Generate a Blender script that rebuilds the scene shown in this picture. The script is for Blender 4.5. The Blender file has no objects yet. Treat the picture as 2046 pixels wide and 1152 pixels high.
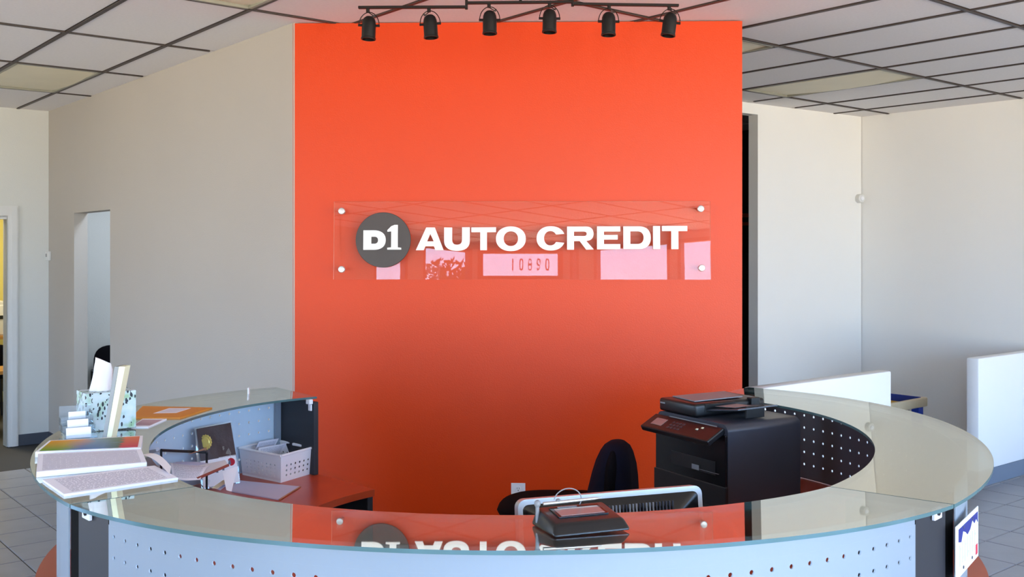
import bpy, bmesh, math, random
from mathutils import Vector, Matrix
random.seed(7)
S = bpy.context.scene
C = S.collection
R = math.radians
# ---------------------------------------------------------------- camera
F, CX, YH, H = 2022.0, 1023.0, 505.0, 1.75     # focal length / principal column / horizon row (2046x1152), eye height
cam = bpy.data.objects.new('camera', bpy.data.cameras.new('camera'))
C.objects.link(cam)
cam.location = (0, 0, H)
cam.rotation_euler = (R(90), 0, 0)
cam.data.sensor_fit = 'HORIZONTAL'
cam.data.sensor_width = 36.0
cam.data.lens = 36.0 * F / 2046.0
cam.data.shift_y = -(576.0 - YH) / 2046.0
cam.data.clip_start = 0.05
S.camera = cam
# ---------------------------------------------------------------- view, sky, daylight
S.view_settings.view_transform = 'Standard'
S.view_settings.look = 'None'
S.view_settings.gamma = 1.0
S.view_settings.use_curve_mapping = False
S.view_settings.exposure = 0.0
SKY_STRENGTH = 13.2
wd = bpy.data.worlds.new('world'); S.world = wd
wd.use_nodes = True
wn = wd.node_tree.nodes; wl = wd.node_tree.links
for n in list(wn): wn.remove(n)
wo = wn.new('ShaderNodeOutputWorld'); bg = wn.new('ShaderNodeBackground')
tc = wn.new('ShaderNodeTexCoord'); sx = wn.new('ShaderNodeSeparateXYZ')
mr = wn.new('ShaderNodeMapRange'); cr = wn.new('ShaderNodeValToRGB')
mr.inputs[1].default_value = -1; mr.inputs[2].default_value = 1
wl.new(tc.outputs['Generated'], sx.inputs[0]); wl.new(sx.outputs[2], mr.inputs[0])
wl.new(mr.outputs[0], cr.inputs[0]); wl.new(cr.outputs[0], bg.inputs[0]); wl.new(bg.outputs[0], wo.inputs[0])
e = cr.color_ramp.elements
e[0].position = 0.0; e[0].color = (1.0, 0.84, 0.63, 1)        # sunlit paving below the horizon
e[1].position = 1.0; e[1].color = (0.17, 0.46, 1.18, 1)        # zenith
for p, c in ((0.47, (1.12, 0.95, 0.73, 1)), (0.505, (0.70, 0.90, 1.12, 1)), (0.62, (0.34, 0.70, 1.38, 1))):
    k = e.new(p); k.color = c
bg.inputs[1].default_value = SKY_STRENGTH

U = Vector((0.7716, 0.6361, 0)); V = Vector((-0.6361, 0.7716, 0))   # the two grid directions of the room
CEIL = 3.06
def UV(u, v, z=0.0): return U * u + V * v + Vector((0, 0, z))
A_V, B_U = -4.24, -4.14                        # the two glazed fronts behind the camera
def portal(name, p0, p1, z0, z1, inward):
    l = bpy.data.lights.new(name, 'AREA'); l.shape = 'RECTANGLE'
    o = bpy.data.objects.new(name, l); C.objects.link(o)
    a = (p0 + p1) / 2; a.z = (z0 + z1) / 2
    l.size = (p1 - p0).length; l.size_y = z1 - z0
    l.cycles.is_portal = True
    x = (p1 - p0).normalized(); zz = -inward.normalized(); y = zz.cross(x)
    o.matrix_world = Matrix(((x.x, y.x, zz.x, a.x), (x.y, y.y, zz.y, a.y), (x.z, y.z, zz.z, a.z), (0, 0, 0, 1)))
portal('daylight_portal', UV(-2.6, A_V - .1), UV(8.8, A_V - .1), 0.1, 2.95, V)
portal('daylight_portal', UV(B_U - .1, -3.2), UV(B_U - .1, 9.9), 0.1, 2.95, U)

# ---------------------------------------------------------------- helpers
def lin(c):
    return tuple((x / 255 / 12.92 if x / 255 <= 0.04045 else ((x / 255 + 0.055) / 1.055) ** 2.4) for x in c) + (1,)
def node_mat(name):
    m = bpy.data.materials.new(name); m.use_nodes = True
    return m, m.node_tree.nodes, m.node_tree.links, m.node_tree.nodes['Principled BSDF']
def mat(name, rgb, rough=0.5, metal=0.0, spec=0.5, var=0.0, vscale=6.0, bump=0.0, bscale=80.0, rgb2=None, coat=0.0, emit=0.0):
    m, n, l, b = node_mat(name)
    b.inputs['Base Color'].default_value = lin(rgb)
    b.inputs['Roughness'].default_value = rough
    b.inputs['Metallic'].default_value = metal
    b.inputs['Specular IOR Level'].default_value = spec
    b.inputs['Coat Weight'].default_value = coat
    b.inputs['Coat Roughness'].default_value = 0.08
    if emit:
        b.inputs['Emission Color'].default_value = lin(rgb); b.inputs['Emission Strength'].default_value = emit
    co = n.new('ShaderNodeTexCoord')
    if var or rgb2:
        t = n.new('ShaderNodeTexNoise'); t.inputs['Scale'].default_value = vscale; t.inputs['Detail'].default_value = 5
        x = n.new('ShaderNodeMix'); x.data_type = 'RGBA'
        c2 = rgb2 or tuple(max(0, v * (1 - var)) for v in rgb)
        x.inputs[6].default_value = lin(rgb); x.inputs[7].default_value = lin(c2)
        l.new(co.outputs['Object'], t.inputs['Vector']); l.new(t.outputs[0], x.inputs[0]); l.new(x.outputs[2], b.inputs['Base Color'])
    if bump:
        t2 = n.new('ShaderNodeTexNoise'); t2.inputs['Scale'].default_value = bscale; t2.inputs['Detail'].default_value = 3
        bp = n.new('ShaderNodeBump'); bp.inputs['Strength'].default_value = bump; bp.inputs['Distance'].default_value = 0.004
        l.new(co.outputs['Object'], t2.inputs['Vector']); l.new(t2.outputs[0], bp.inputs['Height']); l.new(bp.outputs[0], b.inputs['Normal'])
    return m
def see_through(name, tint, refl_lo, refl_hi, rough=0.0, veil=0.0, veil_rgb=(200, 220, 215), power=1.0):
    """clear sheet: a tinted pass-through with a mirror share that grows towards grazing angles, and a little milky veil"""
    m, n, l, b = node_mat(name); n.remove(b)
    out = n['Material Output']
    tr = n.new('ShaderNodeBsdfTransparent'); tr.inputs[0].default_value = tuple(tint) + (1,)
    gl = n.new('ShaderNodeBsdfGlossy'); gl.inputs['Roughness'].default_value = rough; gl.inputs[0].default_value = (0.92, 0.96, 0.95, 1)
    lw = n.new('ShaderNodeLayerWeight'); lw.inputs[0].default_value = 0.5
    pw = n.new('ShaderNodeMath'); pw.operation = 'POWER'; pw.inputs[1].default_value = power
    mp = n.new('ShaderNodeMapRange'); mp.inputs[3].default_value = refl_lo; mp.inputs[4].default_value = refl_hi
    mx = n.new('ShaderNodeMixShader')
    l.new(lw.outputs['Facing'], pw.inputs[0]); l.new(pw.outputs[0], mp.inputs[0]); l.new(mp.outputs[0], mx.inputs[0])
    src = tr.outputs[0]
    if veil:
        df = n.new('ShaderNodeBsdfDiffuse'); df.inputs[0].default_value = lin(veil_rgb)
        m0 = n.new('ShaderNodeMixShader'); m0.inputs[0].default_value = veil
        l.new(tr.outputs[0], m0.inputs[1]); l.new(df.outputs[0], m0.inputs[2]); src = m0.outputs[0]
    l.new(src, mx.inputs[1]); l.new(gl.outputs[0], mx.inputs[2]); l.new(mx.outputs[0], out.inputs[0])
    return m
def print_mat(name, paper, ink, lines=26, axis=1, margin=0.08, density=0.55):
    """printed sheet: rows of grey words on paper, laid out in the sheet's own generated coordinates"""
    m, n, l, b = node_mat(name)
    b.inputs['Roughness'].default_value = 0.7
    co = n.new('ShaderNodeTexCoord'); sp = n.new('ShaderNodeSeparateXYZ'); l.new(co.outputs['UV'], sp.inputs[0])
    def mth(op, a, c=None):
        q = n.new('ShaderNodeMath'); q.operation = op
        for i, s_ in enumerate((a, c)):
            if s_ is None: continue
            if isinstance(s_, (int, float)): q.inputs[i].default_value = s_
            else: l.new(s_, q.inputs[i])
        return q.outputs[0]
    along, across = (sp.outputs[0], sp.outputs[1]) if axis == 1 else (sp.outputs[1], sp.outputs[0])
    row = mth('LESS_THAN', mth('FRACT', mth('MULTIPLY', across, lines)), 0.5)
    cb = n.new('ShaderNodeCombineXYZ'); l.new(mth('MULTIPLY', along, 55), cb.inputs[0]); l.new(mth('FLOOR', mth('MULTIPLY', across, lines)), cb.inputs[1])
    nz = n.new('ShaderNodeTexNoise'); nz.inputs['Scale'].default_value = 1.0; l.new(cb.outputs[0], nz.inputs['Vector'])
    word = mth('LESS_THAN', nz.outputs[0], density)
    inside = mth('MULTIPLY', mth('LESS_THAN', mth('ABSOLUTE', mth('SUBTRACT', along, 0.5)), 0.5 - margin), mth('LESS_THAN', mth('ABSOLUTE', mth('SUBTRACT', across, 0.5)), 0.5 - margin))
    fac = mth('MULTIPLY', mth('MULTIPLY', row, word), inside)
    x = n.new('ShaderNodeMix'); x.data_type = 'RGBA'; x.inputs[6].default_value = lin(paper); x.inputs[7].default_value = lin(ink)
    l.new(fac, x.inputs[0]); l.new(x.outputs[2], b.inputs['Base Color'])
    return m

class MB:
    """collects shapes and links them as ONE mesh object"""
    def __init__(s): s.v = []; s.f = []; s.mi = []; s.uv = {}
    def add(s, vs, fs, m=0):
        o = len(s.v); s.v += [Vector(p) for p in vs]
        for f in fs: s.f.append([i + o for i in f]); s.mi.append(m)
        return s
    def box(s, c, d, M=None, m=0):
        vs = [Vector((c[0] + d[0] * x / 2, c[1] + d[1] * y / 2, c[2] + d[2] * z / 2)) for x in (-1, 1) for y in (-1, 1) for z in (-1, 1)]
        if M: vs = [M @ p for p in vs]
        return s.add(vs, [(0, 1, 3, 2), (4, 6, 7, 5), (0, 4, 5, 1), (2, 3, 7, 6), (0, 2, 6, 4), (1, 5, 7, 3)], m)
    def rbox(s, c, d, r, M=None, m=0, seg=2):
        bm = bmesh.new(); bmesh.ops.create_cube(bm, size=1)
        for v in bm.verts: v.co = Vector((v.co.x * d[0], v.co.y * d[1], v.co.z * d[2]))
        bmesh.ops.bevel(bm, geom=bm.edges[:], offset=r, segments=seg, affect='EDGES', profile=0.5)
        T = Matrix.Translation(c)
        if M: T = M @ T
        return s.addbm(bm, T, m)
    def addbm(s, bm, T=None, m=0):
        bm.verts.index_update()
        s.add([(T @ v.co) if T else v.co for v in bm.verts], [[v.index for v in f.verts] for f in bm.faces], m); bm.free(); return s
    def prism(s, poly, z0, z1, M=None, m=0):
        n = len(poly)
        vs = [Vector((p[0], p[1], z0)) for p in poly] + [Vector((p[0], p[1], z1)) for p in poly]
        if M: vs = [M @ p for p in vs]
        return s.add(vs, [list(range(n))[::-1], list(range(n, 2 * n))] + [(i, (i + 1) % n, n + (i + 1) % n, n + i) for i in range(n)], m)
    def tube(s, pts, r, n=8, m=0, caps=True):
        pts = [Vector(p) for p in pts]; rs = r if isinstance(r, (list, tuple)) else [r] * len(pts)
        vs = []; up = None
        for i, p in enumerate(pts):
            t = (pts[min(i + 1, len(pts) - 1)] - pts[max(i - 1, 0)]).normalized()
            if up is None: up = Vector((0, 0, 1)) if abs(t.z) < .9 else Vector((1, 0, 0))
            a = t.cross(up).normalized(); up = a.cross(t).normalized()
            for k in range(n):
                w = 2 * math.pi * k / n
                vs.append(p + (a * math.cos(w) + up * math.sin(w)) * rs[i])
        fs = [(i * n + k, i * n + (k + 1) % n, (i + 1) * n + (k + 1) % n, (i + 1) * n + k) for i in range(len(pts) - 1) for k in range(n)]
        if caps: fs += [list(range(n))[::-1], list(range((len(pts) - 1) * n, len(pts) * n))]
        return s.add(vs, fs, m)
    def lathe(s, prof, n=24, M=None, m=0):
        vs = []; fs = []
        for r, z in prof:
            for k in range(n):
                w = 2 * math.pi * k / n; vs.append(Vector((r * math.cos(w), r * math.sin(w), z)))
        for i in range(len(prof) - 1):
            for k in range(n): fs.append((i * n + k, i * n + (k + 1) % n, (i + 1) * n + (k + 1) % n, (i + 1) * n + k))
        fs += [list(range(n))[::-1], list(range((len(prof) - 1) * n, len(prof) * n))]
        if M: vs = [M @ p for p in vs]
        return s.add(vs, fs, m)
    def arc(s, cx, cy, r0, r1, a0, a1, z0, z1, n, m_top=0, m_side=0):
        """annular sector slab, angles in degrees"""
        vs = []
        for i in range(n + 1):
            a = R(a0 + (a1 - a0) * i / n); c, d = math.cos(a), math.sin(a)
            vs += [(cx + r0 * c, cy + r0 * d, z0), (cx + r1 * c, cy + r1 * d, z0), (cx + r1 * c, cy + r1 * d, z1), (cx + r0 * c, cy + r0 * d, z1)]
        top = []; side = []
        for i in range(n):
            q = i * 4; w = q + 4
            top += [(q + 3, w + 3, w + 2, q + 2)[::-1], (q, q + 1, w + 1, w)[::-1]]
            side += [(q + 1, q + 2, w + 2, w + 1)[::-1], (q, w, w + 3, q + 3)[::-1]]
        side += [(0, 1, 2, 3), (n * 4 + 3, n * 4 + 2, n * 4 + 1, n * 4)]
        o = len(s.v); s.add(vs, top, m_top)
        for f in side: s.f.append([i + o for i in f]); s.mi.append(m_side)
        return s
    def sheet(s, quad, thick=0.0008, m=0, nu=1, nv=1, lift=None):
        """thin sheet over four 3D corners (a,b,c,d), with uv and an optional bulge lift(u,v)->Vector"""
        a, b, c, d = [Vector(p) for p in quad]
        nrm = (b - a).cross(d - a).normalized()
        base = len(s.v); W = nu + 1
        for side in (0, 1):
            for j in range(nv + 1):
                for i in range(nu + 1):
                    u, v = i / nu, j / nv
                    p = (a * (1 - u) + b * u) * (1 - v) + (d * (1 - u) + c * u) * v
                    if lift: p = p + lift(u, v)
                    s.v.append(p + nrm * (thick if side else 0)); s.uv[len(s.v) - 1] = (u, v)
        N = W * (nv + 1)
        for j in range(nv):
            for i in range(nu):
                q = base + j * W + i
                s.f.append([q, q + W, q + W + 1, q + 1]); s.mi.append(m)
                s.f.append([q + N, q + N + 1, q + N + W + 1, q + N + W]); s.mi.append(m)
        ring = [base + i for i in range(nu)] + [base + j * W + nu for j in range(nv)] + [base + nv * W + i for i in range(nu, 0, -1)] + [base + j * W for j in range(nv, 0, -1)]
        for k in range(len(ring)):
            p, q = ring[k], ring[(k + 1) % len(ring)]
            s.f.append([p, q, q + N, p + N]); s.mi.append(m)
        return s
    def mesh(s, name, mats, smooth=None):
        me = bpy.data.meshes.new(name)
        me.from_pydata([tuple(p) for p in s.v], [], s.f)
        for m in (mats if isinstance(mats, (list, tuple)) else [mats]): me.materials.append(m)
        for p, i in zip(me.polygons, s.mi): p.material_index = i
        if s.uv:
            ul = me.uv_layers.new(name='UVMap')
            for lp in me.loops:
                ul.data[lp.index].uv = s.uv.get(lp.vertex_index, (0, 0))
        bm = bmesh.new(); bm.from_mesh(me); bmesh.ops.recalc_face_normals(bm, faces=bm.faces[:]); bm.to_mesh(me); bm.free()
        if smooth:
            for p in me.polygons: p.use_smooth = True
            me.set_sharp_from_angle(angle=R(smooth))
        me.update()
        return me
    def build(s, name, mats, parent=None, smooth=None, label=None, kind=None):
        return link(name, s.mesh(name, mats, smooth), parent, label, kind)
def link(name, me, parent=None, label=None, kind=None):
    o = bpy.data.objects.new(name, me); C.objects.link(o)
    if parent:
        o.parent = parent
    if label: o['label'] = label
    if kind: o['kind'] = kind
    return o
def tag(o, label, cat, group=None, kind=None):
    o['label'] = label; o['category'] = cat
    if group: o['group'] = group
    if kind: o['kind'] = kind
    return o
def thing(name, label, cat, loc=(0, 0, 0), rz=0.0, group=None, kind=None, rx=0.0):
    o = bpy.data.objects.new(name, None); C.objects.link(o); o.empty_display_size = .05
    o.location = loc; o.rotation_euler = (rx, 0, rz)
    return tag(o, label, cat, group, kind)
def copy_tree(o, parent=None):
    c = o.copy(); C.objects.link(c)
    if parent: c.parent = parent
    for ch in list(o.children): copy_tree(ch, c)
    return c
def G(px, py, z):                # the point of the horizontal level z that the photograph shows at (px, py)
    y = F * (H - z) / (py - YH); return Vector(((px - CX) * y / F, y, z))
def W(px, py, y):                # the point at depth y
    return Vector(((px - CX) * y / F, y, H - (py - YH) * y / F))
def rotz(a): return Matrix.Rotation(a, 4, 'Z')
def place(loc, rz=0, rx=0, ry=0): return Matrix.Translation(loc) @ rotz(rz) @ Matrix.Rotation(rx, 4, 'X') @ Matrix.Rotation(ry, 4, 'Y')
def wall_box(mb, p0, p1, out, t, z0, z1, m=0):
    """slab of wall from p0 to p1 (floor points), thickness t towards `out`"""
    a, b = Vector((p0[0], p0[1], 0)), Vector((p1[0], p1[1], 0)); o = Vector((out[0], out[1], 0)).normalized() * t
    q = [a, b, b + o, a + o]
    return mb.add([p + Vector((0, 0, z0)) for p in q] + [p + Vector((0, 0, z1)) for p in q],
                  [(3, 2, 1, 0), (4, 5, 6, 7), (0, 1, 5, 4), (1, 2, 6, 5), (2, 3, 7, 6), (3, 0, 4, 7)], m)

# ---------------------------------------------------------------- materials
M = {}
M['wall'] = mat('greige_wall_paint', (185, 178, 169), 0.75, spec=0.25, var=0.03, vscale=1.2, bump=0.25, bscale=120)
M['wall_pale'] = mat('pale_grey_wall_paint', (222, 222, 216), 0.75, spec=0.25, var=0.03, vscale=1.2, bump=0.25, bscale=120)
M['wall_white'] = mat('white_wall_paint', (246, 244, 240), 0.7, spec=0.25, var=0.02, vscale=1.2, bump=0.2, bscale=120)
M['orange'] = mat('orange_wall_paint', (217, 64, 5), 0.38, spec=0.36, var=0.03, vscale=1.5, bump=0.15, bscale=150)
M['yellow'] = mat('yellow_wall_paint', (228, 214, 128), 0.8, spec=0.2, var=0.03)
M['darkwall'] = mat('charcoal_wall_paint', (66, 64, 62), 0.8, spec=0.2, var=0.05)
M['trimwhite'] = mat('white_trim_paint', (225, 224, 220), 0.45, var=0.02)
M['base'] = mat('dark_grey_base', (74, 78, 88), 0.5, var=0.08)
M['base_light'] = mat('blue_grey_base', (120, 132, 150), 0.5, var=0.05)
M['partition'] = mat('white_partition_laminate', (244, 245, 246), 0.4, var=0.01)
M['grout'] = mat('dark_grout', (62, 60, 58), 0.9)
M['tile'] = mat('grey_floor_tile', (152, 152, 156), 0.34, var=0.16, vscale=5, bump=0.1, bscale=40)
M['ceil'] = mat('mineral_ceiling_tile', (238, 234, 232), 0.9, spec=0.1, var=0.05, vscale=60, bump=0.3, bscale=220)
M['tbar'] = mat('dark_bronze_grid', (62, 50, 46), 0.5)
M['lens'] = mat('yellowed_light_diffuser', (238, 228, 198), 0.5, var=0.06, vscale=4, bump=0.3, bscale=200)
M['lenstray'] = mat('light_fitting_frame', (150, 148, 134), 0.5)
M['alu'] = mat('dark_bronze_aluminium', (70, 62, 56), 0.4, metal=0.5)
M['pane'] = see_through('window_pane_glass', (0.93, 0.95, 0.95), 0.03, 0.5, power=4)
M['acrylic'] = see_through('clear_acrylic', (0.985, 0.975, 0.965), 0.024, 0.6, power=4.5)
M['acrylic_edge'] = mat('acrylic_edge', (255, 186, 160), 0.2, spec=0.8)
M['clear'] = see_through('clear_plastic', (0.90, 0.94, 0.96), 0.06, 0.8, power=3, veil=0.10, veil_rgb=(225, 235, 245))
M['letter'] = mat('white_letter_acrylic', (250, 247, 243), 0.35)
M['disc'] = mat('dark_grey_disc', (74, 66, 63), 0.5, var=0.08, vscale=12)
M['steel'] = mat('brushed_steel', (205, 203, 200), 0.3, metal=0.7)
M['blackmetal'] = mat('black_metal', (9, 8, 8), 0.36, spec=0.5)
M['bar'] = mat('dark_brown_track', (22, 12, 10), 0.45, spec=.3)
M['glass'] = see_through('green_tinted_counter_glass', (0.84, 0.90, 0.88), 0.05, 0.84, rough=0.015, veil=0.05, veil_rgb=(150, 165, 160))
M['glass_edge'] = mat('green_glass_edge', (84, 116, 118), 0.15, spec=0.8)
M['silver'] = mat('silver_perforated_metal', (150, 162, 174), 0.5, metal=0.2, var=0.02)
M['silver_lit'] = mat('silver_inner_lit', (202, 220, 236), 0.5, metal=0.05)  # brightened copy of the silver: window light put into the inner face colour
M['silver_dark'] = mat('dark_inner_face', (104, 98, 104), 0.45, metal=0.2)  # darker tone for the right panel's inner face
M['post'] = mat('charcoal_post', (40, 40, 46), 0.55, var=0.06)
M['postblack'] = mat('matt_black', (7, 7, 8), 0.8, spec=.1)
M['cherry'] = mat('cherry_laminate', (190, 72, 34), 0.32, rgb2=(168, 58, 28), vscale=7)
M['white'] = mat('white_plastic', (244, 244, 248), 0.4)
M['black'] = mat('black_plastic', (17, 17, 19), 0.35)
M['blackgloss'] = mat('gloss_black_plastic', (9, 9, 11), 0.2, spec=0.5)
M['charcoal'] = mat('charcoal_plastic', (54, 55, 64), 0.3, spec=0.6, bump=0.05, bscale=400)
M['navy'] = mat('navy_cloth', (24, 26, 44), 0.9, spec=0.1, var=0.3, vscale=12, bump=0.5, bscale=300)
M['blackcloth'] = mat('black_cloth', (16, 15, 20), 0.95, spec=0.1, var=0.2, vscale=30, bump=0.4, bscale=400)
M['paper'] = mat('white_paper', (244, 243, 248), 0.7)
M['paperedge'] = mat('bright_paper_edges', (246, 246, 250), 0.6)
M['print'] = print_mat('printed_form', (246, 244, 253), (178, 177, 194), 24)
M['printB'] = print_mat('printed_form_dense', (245, 244, 253), (176, 176, 194), 34, density=0.62, margin=0.05)
M['manila'] = mat('orange_envelope', (224, 142, 40), 0.6, var=0.06)
M['yellowpad'] = mat('pale_yellow_card', (240, 242, 208), 0.6)
M['gold'] = mat('gold_foil', (238, 216, 120), 0.3, metal=0.4, bump=0.6, bscale=60)
M['foil'] = mat('dark_brown_foil', (78, 48, 48), 0.38, spec=0.4, rgb2=(40, 28, 34), vscale=9, bump=0.7, bscale=22)
M['red'] = mat('red_print', (216, 46, 66), 0.5)
M['rededge'] = mat('reddish_brown_edge', (150, 70, 56), 0.5)
M['pencil'] = mat('brown_pencil', (176, 128, 98), 0.5)
M['lilac'] = mat('lilac_paper', (204, 202, 228), 0.7)
M['lcd'] = mat('pad_screen', (150, 128, 124), 0.12, spec=0.8)
M['beech'] = mat('beech_wood', (206, 190, 160), 0.45, rgb2=(190, 172, 140), vscale=8)
M['blue'] = mat('blue_paint', (32, 62, 160), 0.4)
M['yellowpaint'] = mat('yellow_paint', (226, 182, 60), 0.4)
M['oak'] = mat('oak_tabletop', (190, 140, 70), 0.45, rgb2=(160, 112, 54), vscale=9)
M['grey'] = mat('grey_plastic', (130, 132, 136), 0.45)
M['leaf'] = mat('tree_leaf', (52, 74, 40), 0.7, rgb2=(78, 96, 52), vscale=3)
M['bark'] = mat('tree_bark', (84, 66, 50), 0.9)
M['redink'] = mat('red_vinyl', (196, 40, 36), 0.5)
M['dkblue'] = mat('dark_blue_print', (36, 44, 130), 0.5)

def floral_mat():
    m, n, l, b = node_mat('floral_tissue_box_card')
    b.inputs['Roughness'].default_value = 0.5
    co = n.new('ShaderNodeTexCoord')
    mp = n.new('ShaderNodeMapping'); mp.inputs['Scale'].default_value = (1.0, 1.0, 0.45); mp.inputs['Rotation'].default_value = (0.5, 0.6, 0.2)
    l.new(co.outputs['Object'], mp.inputs[0])
    vo = n.new('ShaderNodeTexVoronoi'); vo.inputs['Scale'].default_value = 95
    l.new(mp.outputs[0], vo.inputs['Vector'])
    st = n.new('ShaderNodeMath'); st.operation = 'LESS_THAN'; st.inputs[1].default_value = 0.38
    l.new(vo.outputs['Distance'], st.inputs[0])
    nz = n.new('ShaderNodeTexNoise'); nz.inputs['Scale'].default_value = 22; l.new(co.outputs['Object'], nz.inputs['Vector'])
    gt = n.new('ShaderNodeMath'); gt.operation = 'GREATER_THAN'; gt.inputs[1].default_value = 0.47; l.new(nz.outputs[0], gt.inputs[0])
    mu = n.new('ShaderNodeMath'); mu.operation = 'MULTIPLY'; l.new(st.outputs[0], mu.inputs[0]); l.new(gt.outputs[0], mu.inputs[1])
    rp = n.new('ShaderNodeValToRGB'); l.new(nz.outputs[0], rp.inputs[0])
    q = rp.color_ramp.elements
    q[0].position = .3; q[0].color = lin((214, 228, 236)); q[1].position = .7; q[1].color = lin((150, 190, 150))
    k = q.new(.5); k.color = lin((196, 218, 222))
    x = n.new('ShaderNodeMix'); x.data_type = 'RGBA'; l.new(mu.outputs[0], x.inputs[0]); l.new(rp.outputs[0], x.inputs[6]); x.inputs[7].default_value = lin((34, 42, 52))
    l.new(x.outputs[2], b.inputs['Base Color'])
    return m
M['floral'] = floral_mat()
def rainbow_mat():
    m, n, l, b = node_mat('colour_brochure_print'); b.inputs['Roughness'].default_value = 0.6; b.inputs['Specular IOR Level'].default_value = .2
    co = n.new('ShaderNodeTexCoord'); sp = n.new('ShaderNodeSeparateXYZ'); l.new(co.outputs['UV'], sp.inputs[0])
    nz = n.new('ShaderNodeTexNoise'); nz.inputs['Scale'].default_value = 5; l.new(co.outputs['UV'], nz.inputs['Vector'])
    ad = n.new('ShaderNodeMath'); ad.operation = 'MULTIPLY_ADD'; ad.inputs[1].default_value = 0.22
    l.new(nz.outputs[0], ad.inputs[0]); l.new(sp.outputs[0], ad.inputs[2])
    r1 = n.new('ShaderNodeValToRGB'); r2 = n.new('ShaderNodeValToRGB')
    l.new(ad.outputs[0], r1.inputs[0]); l.new(ad.outputs[0], r2.inputs[0])
    def ramp(r, st):
        q = r.color_ramp.elements
        q[0].position, q[0].color = st[0][0], lin(st[0][1]); q[1].position, q[1].color = st[-1][0], lin(st[-1][1])
        for p, c in st[1:-1]: k = q.new(p); k.color = lin(c)
    ramp(r1, [(.1, (96, 150, 40)), (.32, (120, 160, 70)), (.5, (80, 118, 170)), (.75, (110, 140, 176)), (.9, (90, 110, 90)), (.94, (206, 70, 90))])
    ramp(r2, [(.1, (226, 150, 20)), (.3, (230, 160, 50)), (.48, (214, 160, 110)), (.6, (150, 172, 180)), (.9, (120, 140, 110)), (.94, (228, 130, 80))])
    x = n.new('ShaderNodeMix'); x.data_type = 'RGBA'
    l.new(sp.outputs[1], x.inputs[0]); l.new(r1.outputs[0], x.inputs[6]); l.new(r2.outputs[0], x.inputs[7]); l.new(x.outputs[2], b.inputs['Base Color'])
    return m
M['rainbow'] = rainbow_mat()

# ---------------------------------------------------------------- setting: floor
TS = 0.33
floor = MB()
floor.prism([UV(-4.4, -4.5)[:2], UV(9.1, -4.5)[:2], UV(9.1, 14)[:2], UV(-4.4, 14)[:2]], -0.12, -0.006)
floor = floor.build('floor', M['grout'])
tag(floor, 'grey square tiled floor laid on the diagonal around the counter', 'floor', kind='structure')
tb = MB()
h_, c_ = TS / 2 - .003, .004
tb.add([(-h_, -h_, -.006), (h_, -h_, -.006), (h_, h_, -.006), (-h_, h_, -.006)] + [(-h_ + c_, -h_ + c_, 0), (h_ - c_, -h_ + c_, 0), (h_ - c_, h_ - c_, 0), (-h_ + c_, h_ - c_, 0)],
       [(4, 5, 6, 7), (0, 1, 5, 4), (1, 2, 6, 5), (2, 3, 7, 6), (3, 0, 4, 7), (3, 2, 1, 0)])
tile_me = tb.mesh('tile', M['tile'])
rest = MB(); ang = math.atan2(U.y, U.x)
cand = []
for i in range(-14, 28):
    for j in range(-8, 43):
        u, v = 6.466 + (i - 20) * TS + TS / 2, 3.34 * -1 + .18 + j * TS
        v = -(2.692) + TS * (j - 8) + TS / 2
        if not (B_U < u < 8.8 and A_V < v < 13.9): continue
        p = UV(u, v)
        px = CX + F * p.x / p.y if p.y > .5 else -9999
        py = YH + F * H / p.y if p.y > .5 else 9999
        vis = p.y > 1 and -120 < px < 2170 and 840 < py < 1300 and (px < 260 or px > 1780) and v < 12
        cand.append((not vis, p.y, u, v, p))
cand.sort(key=lambda t: (t[0], t[1]))
for k, (nv, _, u, v, p) in enumerate(cand):
    if not nv and k < 290:
        o = link('tile', tile_me, floor); o.location = p; o.rotation_euler = (0, 0, ang)
    else:
        q = [p + U * (a * h_) + V * (b * h_) for a, b in ((-1, -1), (1, -1), (1, 1), (-1, 1))]
        rest.add(q, [(0, 1, 2, 3)])
rest.build('tile_field', M['tile'], floor, kind='stuff')

# ---------------------------------------------------------------- setting: walls
def structure(mb, name, m, label, cat='wall'):
    return tag(mb.build(name, m), label, cat, kind='structure')
LW0, LWd, LWo = Vector((-1.2416, 5.758, 0)), Vector((-.6455, .7638, 0)), Vector((.7638, .6455, 0))   # left wall line
LWe = Vector((-4.286, 9.36, 0))
w = MB()
wall_box(w, LW0, LW0 + LWd * 3.054, LWo, .113, 0, CEIL)
wall_box(w, LW0 + LWd * 3.968, LW0 + LWd * 4.716 , LWo, .113, 0, CEIL)
wall_box(w, LW0 + LWd * 3.054, LW0 + LWd * 3.968, LWo, .113, 2.097, CEIL)
structure(w, 'wall_left', M['wall'], 'long greige wall left of the orange wall with a plain doorway cut in it')
BL = Vector((-.7716, -.636, 0))                  # back-left wall runs from the corner towards the left
w = MB()
wall_box(w, LWe - BL * 3.6, LWe + BL * .357, V, .12, 0, CEIL)
wall_box(w, LWe + BL * 1.31, LWe + BL * 5.2, V, .12, 0, CEIL)
wall_box(w, LWe + BL * .357, LWe + BL * 1.31, V, .12, 2.07, CEIL)
structure(w, 'wall_back', M['wall_pale'], 'pale grey end wall at the far left with a white cased doorway')
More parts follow.
